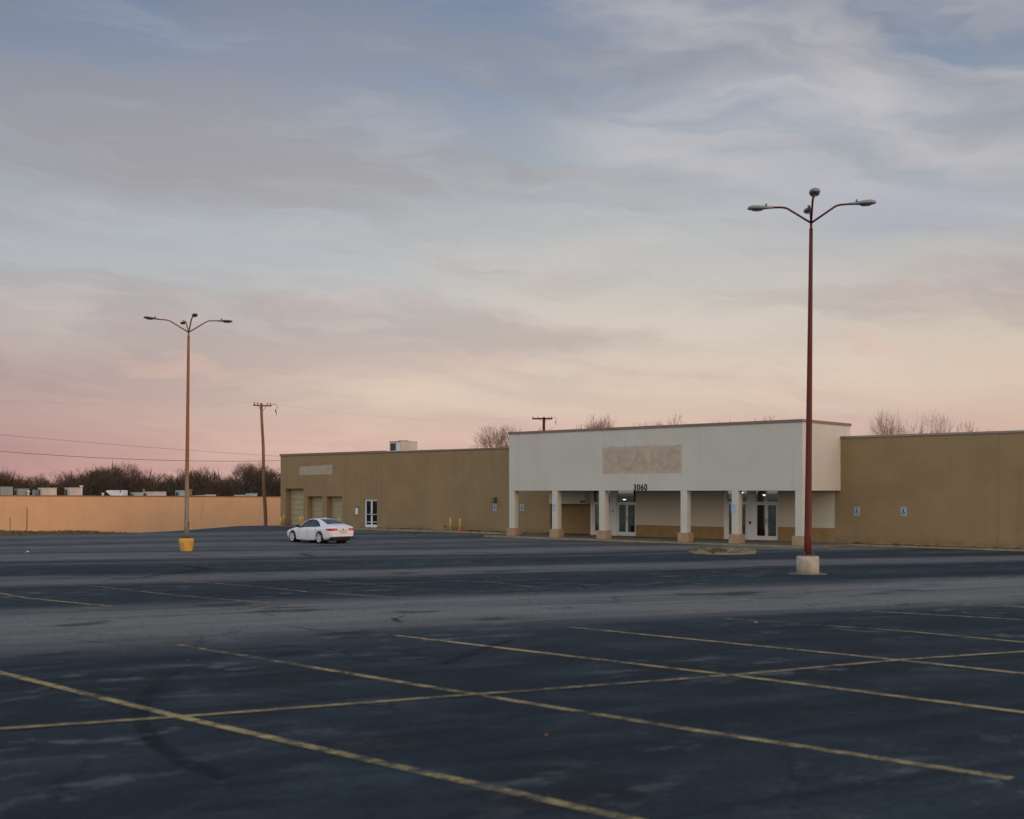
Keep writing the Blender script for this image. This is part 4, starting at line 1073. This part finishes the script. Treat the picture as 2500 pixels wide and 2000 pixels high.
# local +x points rearwards; the rear axle centre sits at local x 3.78
car = empty('parked_car', (0, 0, 0)); car_rz = math.atan2(-fw.y, -fw.x)
rc = Vector((carp.x, carp.y)) + fw * .0
car.rotation_euler = (0, 0, car_rz)
org = rc + fw * 3.78; car.location = (org.x - fw.x * .19, org.y - fw.y * .19, ground_z(rc.x, rc.y)); car.scale = (.945, .945, .955)
tag(car, 'white four door sedan parked alone, seen from its rear left', 'car')
NSX = 74; mb = MB(); xsn = [4.9 * k / (NSX - 1) for k in range(NSX)]
nh = None
for xq in xsn:
    h = section(xq); ringp = [(xq, q[0], q[1]) for q in h] + [(xq, -q[0], q[1]) for q in h[-2:0:-1]]
    nh = len(ringp); mb.v += ringp
for k in range(NSX - 1):
    for j in range(nh): mb.f.append((k * nh + j, k * nh + (j + 1) % nh, (k + 1) * nh + (j + 1) % nh, (k + 1) * nh + j))
mb.smooth = set(range(len(mb.f)))
mb.f.append(tuple(range(nh))[::-1]); mb.f.append(tuple((NSX - 1) * nh + j for j in range(nh)))
body = mb.build('body', PAINT, car)
bm = bmesh.new(); bm.from_mesh(body.data); bmesh.ops.recalc_face_normals(bm, faces=bm.faces); bm.to_mesh(body.data); bm.free()
WR = .338; AXL = (.95, 3.78)
cut = MB()
for xa_ in AXL: cut.tube([(xa_, -1.2, WR + .01), (xa_, -.55, WR + .01)], WR + .045, 28); cut.tube([(xa_, .55, WR + .01), (xa_, 1.2, WR + .01)], WR + .045, 28)
cutter = cut.build('cutter', PLAST, car)
bm = bmesh.new(); bm.from_mesh(cutter.data); bmesh.ops.recalc_face_normals(bm, faces=bm.faces); bm.to_mesh(cutter.data); bm.free()
md = body.modifiers.new('cut', 'BOOLEAN'); md.operation = 'DIFFERENCE'; md.object = cutter; md.solver = 'EXACT'
bpy.context.view_layer.update()
dg = bpy.context.evaluated_depsgraph_get()
nm = bpy.data.meshes.new_from_object(body.evaluated_get(dg)); body.modifiers.clear(); body.data = nm; nm.name = 'body'
bpy.data.objects.remove(cutter)
# wheel-arch liners and dark underside
mb = MB()
mb.box(.35, 4.6, -.72, .72, .17, .30)
for xa_ in AXL:
    for sg in (-1, 1): mb.tube([(xa_, sg * .50, WR + .01), (xa_, sg * .62, WR + .01)], WR + .055, 24)
mb.build('underbody', PLAST, car)
def patch_grid(fn, us, vs):
    mb = MB()
    for u in us:
        for v_ in vs: mb.v.append(tuple(fn(u, v_)))
    n = len(vs)
    for i in range(len(us) - 1):
        for j in range(n - 1): mb.f.append((i * n + j, i * n + j + 1, (i + 1) * n + j + 1, (i + 1) * n + j))
    mb.smooth = set(range(len(mb.f))); return mb
# side glass
DLO = [(1.50, .10), (1.62, .28), (1.85, .62), (2.1, .86), (2.4, .92), (2.9, .92), (3.2, .86), (3.45, .72), (3.68, .48), (3.82, .16)]
DLB = [(1.50, .07), (3.4, .07), (3.65, .10), (3.82, .15)]
for sg in (-1, 1):
    for a, b in ((1.50, 2.60), (2.66, 3.34), (3.38, 3.82)):
        us = [a + (b - a) * k / 14 for k in range(15)]
        def fn(xq, f):
            lo, hi = lerp_tab(DLB, xq), lerp_tab(DLO, xq); q = side_pt(xq, lo + (hi - lo) * f, .009); return (xq, sg * q.x, q.y)
        patch_grid(fn, us, [k / 6 for k in range(7)]).build('side_window', CGLASS, car)
    us = [1.47 + (3.86 - 1.47) * k / 24 for k in range(25)]
    def fn(xq, f):
        lo, hi = lerp_tab(DLB, xq) - .03, min(.97, lerp_tab(DLO, xq) + .035); q = side_pt(xq, lo + (hi - lo) * f, .005); return (xq, sg * q.x, q.y)
    patch_grid(fn, us, [k / 6 for k in range(7)]).build('window_trim', PLAST, car)
def wind(xa_, xb, u0, u1, off):
    def fn(xq, u):
        f = (xq - xa_) / (xb - xa_); ww = u0 + (u1 - u0) * f; q = top_pt(xq, u * ww); return (xq, q.x, q.y + off)
    return patch_grid(fn, [xa_ + (xb - xa_) * k / 14 for k in range(15)], [-1 + k / 6 for k in range(13)])
wind(1.42, 2.02, .96, .90, .010).build('windscreen', CGLASS, car)
wind(3.30, 4.28, .86, .97, .012).build('rear_window', CGLASS, car)
# tail lamps wrap the corners
def strip(plan, z0, z1, thick, sg):
    mb = MB(); n = len(plan); i = len(mb.v); nn = []
    for k in range(n):
        d = Vector(plan[min(k + 1, n - 1)]) - Vector(plan[max(k - 1, 0)]); nn.append(Vector((d.y, -d.x)).normalized() if True else 0)
    P = []
    for k, (a, b) in enumerate(plan):
        q = nn[k] if nn[k].x + nn[k].y > 0 else -nn[k]
        za, zb_ = (z0[k], z1[k]) if isinstance(z0, (list, tuple)) else (z0, z1)
        P.append([(a, b, za), (a, b, zb_), (a + q.x * thick, b + q.y * thick, zb_), (a + q.x * thick, b + q.y * thick, za)])
    for r in P: mb.v += [(a, sg * b, c_) for a, b, c_ in r]
    for k in range(n - 1):
        for j in range(4): mb.f.append((i + k * 4 + j, i + k * 4 + (j + 1) % 4, i + (k + 1) * 4 + (j + 1) % 4, i + (k + 1) * 4 + j))
    mb.f.append((i, i + 1, i + 2, i + 3)); mb.f.append(tuple(i + (n - 1) * 4 + j for j in range(4))[::-1]); return mb
for sg in (-1, 1):
    pl1 = [(4.42, .897), (4.55, .882), (4.70, .855), (4.80, .812), (4.86, .762), (4.895, .70), (4.897, .55), (4.897, .40)]
    tl = strip(pl1, [.835, .80, .775, .765, .765, .77, .775, .78], [.86, .88, .895, .90, .90, .90, .898, .895], .022, sg).build('tail_lamp', TAIL, car)
    strip([(4.899, .69), (4.900, .56), (4.900, .44)], .815, .865, .028, sg).build('clear_lens', TAILW, tl)
mb = MB(); mb.box(4.885, 4.915, -.26, .26, .62, .76); mb.build('plate_recess_shade', mat('shaded_paint', (.60, .60, .62), .4, .4), car, .004)  # raised panel in darker white; the recess shade is only colour
mb = MB(); mb.box(4.916, 4.928, -.155, .155, .625, .755); mb.build('number_plate', PLATE, car, .003)
mb = MB(); mb.box(4.89, 4.918, -.34, .34, .775, .80); mb.build('boot_trim', CHROME, car, .004)
mb = MB(); mb.tube([(4.90, 0, .85), (4.925, 0, .85)], .045, 16); mb.build('emblem', CHROME, car)
# boot lip, bumper crease drawn as a strip of painted shade, and black diffuser with exhaust tips
mb = strip([(4.40, .70), (4.9, .60)], 1.02, 1.03, .0, 1)
mb = MB(); mb.box(4.70, 4.935, -.70, .70, .33, .43); mb.box(4.62, 4.90, -.80, -.70, .30, .40); mb.box(4.62, 4.90, .70, .80, .30, .40); mb.build('rear_diffuser', PLAST, car, .015)
mb = MB()
for sg in (-1, 1): mb.box(4.84, 4.95, sg * .60 - .085, sg * .60 + .085, .36, .415)
mb.build('exhaust_tip', GREY, car, .012)
mb = strip([(4.60, .895), (4.74, .862), (4.84, .81), (4.90, .745), (4.908, .40), (4.908, .0)], .60, .612, .010, 1); mb.build('bumper_crease_shade', MATS['shaded_paint'], car)  # proud strip whose darker white paints the crease's shade
mb = strip([(4.60, .895), (4.74, .862), (4.84, .81), (4.90, .745), (4.908, .40), (4.908, .0)], .60, .612, .010, -1); mb.build('bumper_crease_shade', MATS['shaded_paint'], car)
for sg in (-1, 1):
    mb = MB()
    for xa_ in (2.63, 3.50):
        h0 = section(xa_); mb.box(xa_ - .10, xa_ + .10, sg * (h0[5][0] + .028) - .016, sg * (h0[5][0] + .028) + .016, .80, .825)
    mb.build('door_handle', CHROME if False else PAINT, car, .006)
    mb = MB()
    for xa_, lean_ in ((1.62, 0), (2.62, .03), (3.42, .10)):
        zs0, zs1 = .34, .86
        for k in range(6):
            za, zb_ = zs0 + (zs1 - zs0) * k / 6, zs0 + (zs1 - zs0) * (k + 1) / 6
            h0 = section(xa_); yy = h0[5][0] + .003
            mb.quad((xa_ - .006, sg * yy, za), (xa_ + .006, sg * yy, za), (xa_ + .006, sg * yy, zb_), (xa_ - .006, sg * yy, zb_))
    mb.build('door_seam', GREY, car)
    mb = MB(); mb.box(1.62, 1.84, sg * 1.02 - .09, sg * 1.02 + .09, .93, 1.06); mb.box(1.70, 1.76, min(sg * .88, sg * .95), max(sg * .88, sg * .95), .93, .97); mb.build('mirror', PLAST, car, .03)
    mb = MB(); mb.box(1.42, 3.32, sg * .925 - .02, sg * .925 + .02, .20, .25); mb.build('sill', mat('sill_paint', (.66, .67, .70), .3, .4), car, .01)
    for xa_ in AXL:
        mb = MB(); yo = sg * .93; yi = sg * .70
        prof = [(yi, .215), (yi, .30), (yi + sg * .02, WR - .01), (yi + sg * .06, WR), (yo - sg * .05, WR), (yo - sg * .012, WR - .015), (yo, .29), (yo - sg * .005, .245)]
        mb.lathe_y(xa_, WR, prof); wh = mb.build('wheel', TYRE, car)
        mb = MB(); mb.lathe_y(xa_, WR, [(yo - sg * .004, .247), (yo - sg * .004, .232), (yo - sg * .03, .222)]); mb.tube([(xa_, yo - sg * .012, WR), (xa_, yo - sg * .05, WR)], .06, 16)
        for k in range(5):
            a = math.radians(90 + 72 * k + (12 if xa_ > 2 else 40))
            er, et = Vector((math.cos(a), 0, math.sin(a))), Vector((-math.sin(a), 0, math.cos(a)))
            C0 = Vector((xa_, yo - sg * .014, WR))
            for sd_ in (-1, 1):
                q = [C0 + er * .045 + et * (sd_ * .012), C0 + er * .045 + et * (sd_ * .035), C0 + er * .238 + et * (sd_ * .082), C0 + er * .238 + et * (sd_ * .022)]
                q2 = [p_ + Vector((0, -sg * .025, 0)) for p_ in q]
                mb.quad(*q); mb.quad(*q2[::-1])
                for e_ in range(4): mb.quad(q[e_], q[(e_ + 1) % 4], q2[(e_ + 1) % 4], q2[e_])
        mb.build('rim', RIM, wh)
        mb = MB(); mb.disc((xa_, yo - sg * .07, WR), .235, (0, sg, 0), 28); mb.build('brake_disc', GREY, wh)
mb = MB(); mb.box(3.02, 3.20, -.02, .02, 1.43, 1.475); mb.build('roof_antenna', PAINT, car, .01)

# ------------------------------------------------------------------ utility poles and wires
def utility_pole(base, top, r0, r1, arm_len, arm_dir, label, wood=None, thick=1.0):
    wood = wood or WOOD
    o = empty('utility_pole', base); tag(o, label, 'utility pole', 'wooden utility poles')
    v_ = top - base; mb = MB(); n = 12
    mb.tube([v_ * (k / n) + Vector((.03 * math.sin(k), 0, 0)) for k in range(n + 1)], [r0 + (r1 - r0) * k / n for k in range(n + 1)], 14); mb.build('pole', wood, o)
    a = Vector((math.cos(arm_dir), math.sin(arm_dir), 0)); C = v_ - Vector((0, 0, .22)) - Vector((-a.y, a.x, 0)) * .18
    mb = MB(); ang = arm_dir
    M = Matrix.Translation(C) @ Matrix.Rotation(ang, 4, 'Z')
    mb.box(-arm_len[0], arm_len[1], -.055 * thick, .055 * thick, -.065 * thick, .065 * thick, M); mb.build('crossarm', wood, o, .008)
    mb = MB()
    for e_ in (-.42 * arm_len[0], .42 * arm_len[1]): mb.tube([C + a * e_ - Vector((0, 0, .05)), v_ - Vector((0, 0, .85))], .016, 6)
    mb.build('brace', GREY, o)
    ends = []
    for e_ in (-arm_len[0] + .12, -arm_len[0] * .5, arm_len[1] * .55, arm_len[1] - .12):
        b = C + a * e_ + Vector((0, 0, .065))
        mb = MB(); mb.tube([b, b + Vector((0, 0, .05)), b + Vector((0, 0, .12)), b + Vector((0, 0, .17)), b + Vector((0, 0, .22))], [.015, .03, .055, .045, .015], 8); mb.build('insulator', INSUL, o)
        ends.append(Vector(base) + b + Vector((0, 0, .2)))
    # a slack jumper loop and cutout hanging from the right-hand end
    b = C + a * (arm_len[1] + .0)
    mb = MB(); mb.tube([b + Vector((-.1, 0, .1)), b + a * .35 + Vector((0, 0, .18)), b + a * .62 + Vector((0, 0, -.1)), b + a * .42 + Vector((0, 0, -.35)), b + a * .5 + Vector((0, 0, -.8))], .022, 6); mb.tube([b + a * .36 + Vector((0, 0, -.3)), b + a * .46 + Vector((0, 0, -.6))], .05, 8)
    mb.build('cutout_fuse', INSUL, o)
    return o, ends
pb = at(648.5, 1286, 103); pt = at(638.5, 984.5, 103)
pb = Vector((pb.x, pb.y, LOW + 2.0)) if False else Vector((pb.x, pb.y, -.7)); 
up1, en1 = utility_pole(pb, pt, .165, .115, (.85, .85), math.radians(35), 'leaning wooden utility pole at the left corner of the store')
pb2 = at(1326, 1300, 150); pt2 = at(1328.5, 1018.5, 150)
up2, en2 = utility_pole(Vector((pb2.x, pb2.y, -1)), pt2, .21, .17, (1.55, 1.05), math.radians(2), 'dark wooden utility pole rising behind the white fascia', mat('dark_tarred_wood', (.075, .026, .022), .9, .1, var=.3, vscale=2), 1.5)
def wire(a, b, sag, r, name, label, group='overhead wires'):
    mb = MB(); n = 36
    mb.tube([a.lerp(b, k / n) - Vector((0, 0, sag * 4 * (k / n) * (1 - k / n))) for k in range(n + 1)], r, 5, False)
    return tag(mb.build(name, WIRE), label, 'wire', group)
wire(at(-560, 1040, 95), at(760, 1122.5, 128), 1.1, .022, 'overhead_wire', 'lower and darker overhead cable crossing left of the store')
wire(at(-560, 1005, 97), at(760, 1118.5, 131), .35, .013, 'overhead_wire', 'upper thin overhead cable crossing left of the store')
wire(en1[2], en2[0], .9, .003, 'overhead_wire', 'faint wire between the two utility poles')
wire(at(-500, 930, 112), en1[0], .9, .0025, 'overhead_wire', 'faint high wire ending at the leaning utility pole')

# ------------------------------------------------------------------ bare trees
def bare_tree(seed, height, spread, up=.55, lv=5, dens=.75):
    rnd = random.Random(seed); tr = MB(); tw = MB(); wid = height * .30 * spread
    def tri_tube(mb, a, b, ra, rb, n):
        d = (b - a).normalized(); u = d.orthogonal().normalized(); w_ = d.cross(u); i = len(mb.v)
        for p, r in ((a, ra), (b, rb)):
            for k in range(n): t = 2 * math.pi * k / n; mb.v.append(tuple(p + (u * math.cos(t) + w_ * math.sin(t)) * r))
        for k in range(n): mb.f.append((i + k, i + (k + 1) % n, i + n + (k + 1) % n, i + n + k))
    def twig(p, d, L, r, lev):
        q = p; dd_ = d
        for k in range(2):
            dd_ = (dd_ + Vector((rnd.uniform(-1, 1), rnd.uniform(-1, 1), rnd.uniform(-.5, 1.1))) * .26).normalized()
            n_ = q + dd_ * L / 2; tri_tube(tw, q, n_, r, r * .75, 3); q = n_
            if lev > 0:
                for _ in range(rnd.choice((1, 2))):
                    ax_ = dd_.orthogonal().normalized(); ax_.rotate(Matrix.Rotation(rnd.uniform(0, 6.283), 3, dd_)); a_ = rnd.uniform(.4, .9)
                    twig(q, (dd_ * math.cos(a_) + ax_ * math.sin(a_)).normalized(), L * rnd.uniform(.5, .8), max(.007, r * .7), lev - 1)
    def grow(p, d, L, r, lev):
        n = 7 if lev < 2 else (4 if lev < 5 else 3); mb = tr if lev < 2 else tw
        for k in range(3):
            j = Vector((rnd.uniform(-1, 1), rnd.uniform(-1, 1), rnd.uniform(-.4, 1)))
            d = (d + j * (.07 if lev == 0 else .17) + Vector((0, 0, .07 * up if lev else 0))).normalized()
            q = p + d * (L / 3); r2 = r * .92
            tri_tube(mb, p, q, r, r2, n); p = q; r = r2
            if lev >= 2 and rnd.random() < dens:
                ax_ = d.orthogonal().normalized(); ax_.rotate(Matrix.Rotation(rnd.uniform(0, 6.283), 3, d)); a_ = rnd.uniform(.5, 1.0)
                twig(p, (d * math.cos(a_) + ax_ * math.sin(a_)).normalized(), height * rnd.uniform(.05, .10), max(.009, r * .4), 1 if lev < 5 else 0)
        if lev < lv + 1:
            m__ = rnd.choice((2, 3, 3)) if lev < 2 else rnd.choice((2, 2, 2, 3)); ph = rnd.uniform(0, 6.283)
            for c_ in range(m__):
                ax_ = d.orthogonal().normalized(); ax_.rotate(Matrix.Rotation(ph + 6.283 * c_ / m__ + rnd.uniform(-.4, .4), 3, d))
                ang = rnd.uniform(.26, .62) * spread
                grow(p, (d * math.cos(ang) + ax_ * math.sin(ang)).normalized(), L * rnd.uniform(.66, .90), max(.010, r * rnd.uniform(.62, .80)), lev + 1)
        else:
            for _ in range(3 if dens > .5 else 1):
                ax_ = d.orthogonal().normalized(); ax_.rotate(Matrix.Rotation(rnd.uniform(0, 6.283), 3, d)); a_ = rnd.uniform(.1, .6)
                twig(p, (d * math.cos(a_) + ax_ * math.sin(a_)).normalized(), height * rnd.uniform(.05, .09), .009, 0)
    grow(Vector((0, 0, 0)), Vector((0, 0, 1)), height * .24, height * .0165, 0)
    for mb in (tr, tw): 
        zmax = max(v_[2] for v_ in tw.v)
    k = height / zmax
    for mb in (tr, tw): mb.v = [(a * k, b * k, c_ * k) for a, b, c_ in mb.v]
    return tr.mesh('trunk'), tw.mesh('crown')
TREES = []
for k, (hh, sp, up_) in enumerate(((10, .95, .5), (9, 1.15, .4), (11, .8, .9), (8, 1.2, .6), (10, 1.0, .9), (13, .72, .7), (13, .78, .6))):
    a, b = bare_tree(40 + k, hh, sp, up_, 5, .75 if k < 5 else .22); a.materials.append(BARK); b.materials.append(TWIG); TREES.append((a, b, hh))
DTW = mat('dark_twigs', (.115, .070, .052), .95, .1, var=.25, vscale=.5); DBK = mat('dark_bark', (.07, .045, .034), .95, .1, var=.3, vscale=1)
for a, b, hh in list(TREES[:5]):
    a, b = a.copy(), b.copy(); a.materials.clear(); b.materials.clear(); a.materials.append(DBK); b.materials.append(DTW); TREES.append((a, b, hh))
def place_tree(k, x, y, z, h, label, group, rz, wide=1.0):
    a, b, hh = TREES[k]
    o = empty('bare_tree', (x, y, z), rz); s_ = h / hh; o.scale = (s_ * wide, s_ * wide, s_); tag(o, label, 'tree', group)
    for nme, me in (('trunk', a), ('crown', b)):
        c_ = bpy.data.objects.new(nme, me); c_.parent = o; COL.objects.link(c_)
    return o
def skyline(px):
    pts = [(-250, 1150), (-120, 1138), (0, 1141), (30, 1150), (60, 1160), (100, 1156), (140, 1168), (165, 1144), (200, 1146), (225, 1138), (250, 1126), (285, 1122), (305, 1145), (340, 1143), (380, 1158), (420, 1160), (440, 1150), (470, 1136), (500, 1138), (530, 1146), (550, 1160), (580, 1150), (605, 1128), (625, 1126), (650, 1138), (685, 1140), (800, 1150)]
    return lerp_tab(pts, px)
random.seed(21)
px = -190.0; k = 0
while px < 770:
    d = random.uniform(168, 205); P = at(px, skyline(px) + random.choice((-4, 0, 3, 8, 14, 22)), d)
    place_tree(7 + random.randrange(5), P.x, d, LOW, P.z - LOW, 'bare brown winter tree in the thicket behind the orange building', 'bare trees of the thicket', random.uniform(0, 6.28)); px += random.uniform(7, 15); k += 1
# leafless brush filling the thicket below the crowns
rnd = random.Random(3); mb = MB()
for q in range(15000):
    px = rnd.uniform(-260, 800); d = rnd.uniform(158, 198); sk_ = skyline(px) + 22 + 16 * mnoise.noise(Vector((px * .03, d * .1, 0)))
    top = at(px, sk_, d).z; f = rnd.random() ** .6
    x0 = (px - 1250) / 2860.0 * d; z0 = LOW + (top - LOW) * f * rnd.uniform(.3, 1); L = rnd.uniform(.8, 2.4)
    dr = Vector((rnd.uniform(-.7, .7), rnd.uniform(-.3, .3), rnd.uniform(.2, 1))).normalized(); w_ = Vector((dr.z, 0, -dr.x)) * rnd.uniform(.03, .11)
    a = Vector((x0, d, z0)); b = a + dr * L; m_ = a.lerp(b, .5) + Vector((rnd.uniform(-.2, .2), rnd.uniform(-.2, .2), 0))
    mb.quad(a - w_, a + w_, m_ + w_ * .7, m_ - w_ * .7); mb.quad(m_ - w_ * .7, m_ + w_ * .7, b)
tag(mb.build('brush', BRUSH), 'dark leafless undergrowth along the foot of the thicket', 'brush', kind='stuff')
# trees behind the store
for (k, px, ytop, d, l) in ((0, 1236, 1036, 138, 'broad bare tree above the left wing roof, against the white fascia'), (4, 1290, 1040, 150, 'bare tree behind the white fascia, left of the dark utility pole'),
        (2, 1345, 1044, 146, 'bare tree just right of the dark utility pole'), (2, 1470, 1011, 140, 'tallest bare tree peeking over the middle of the white fascia'), (3, 1428, 1038, 140, 'low bare treetop left of the tallest one above the fascia'),
        (4, 1617, 1013, 142, 'round bare treetop over the right half of the white fascia'), (3, 1572, 1034, 140, 'tiny bare treetop left of the round one above the fascia'), (3, 1820, 1022, 140, 'faint bare treetop at the right end of the white fascia'),
        (5, 2170, 997, 118, 'tall bare tree above the right wing, left of a pair'), (6, 2262, 1001, 118, 'rounded bare tree above the right wing, right of a pair'), (3, 2296, 1034, 122, 'low bare treetop right of the pair above the right wing'),
        (4, 2400, 1046, 130, 'barely visible bare treetop above the far right roofline')):
    P = at(px, ytop, d); place_tree(k, P.x, d, -.5, (P.z + .5) * 1.03, l, 'bare trees behind the store', px * .7, .72 if k in (5, 6) else .9)
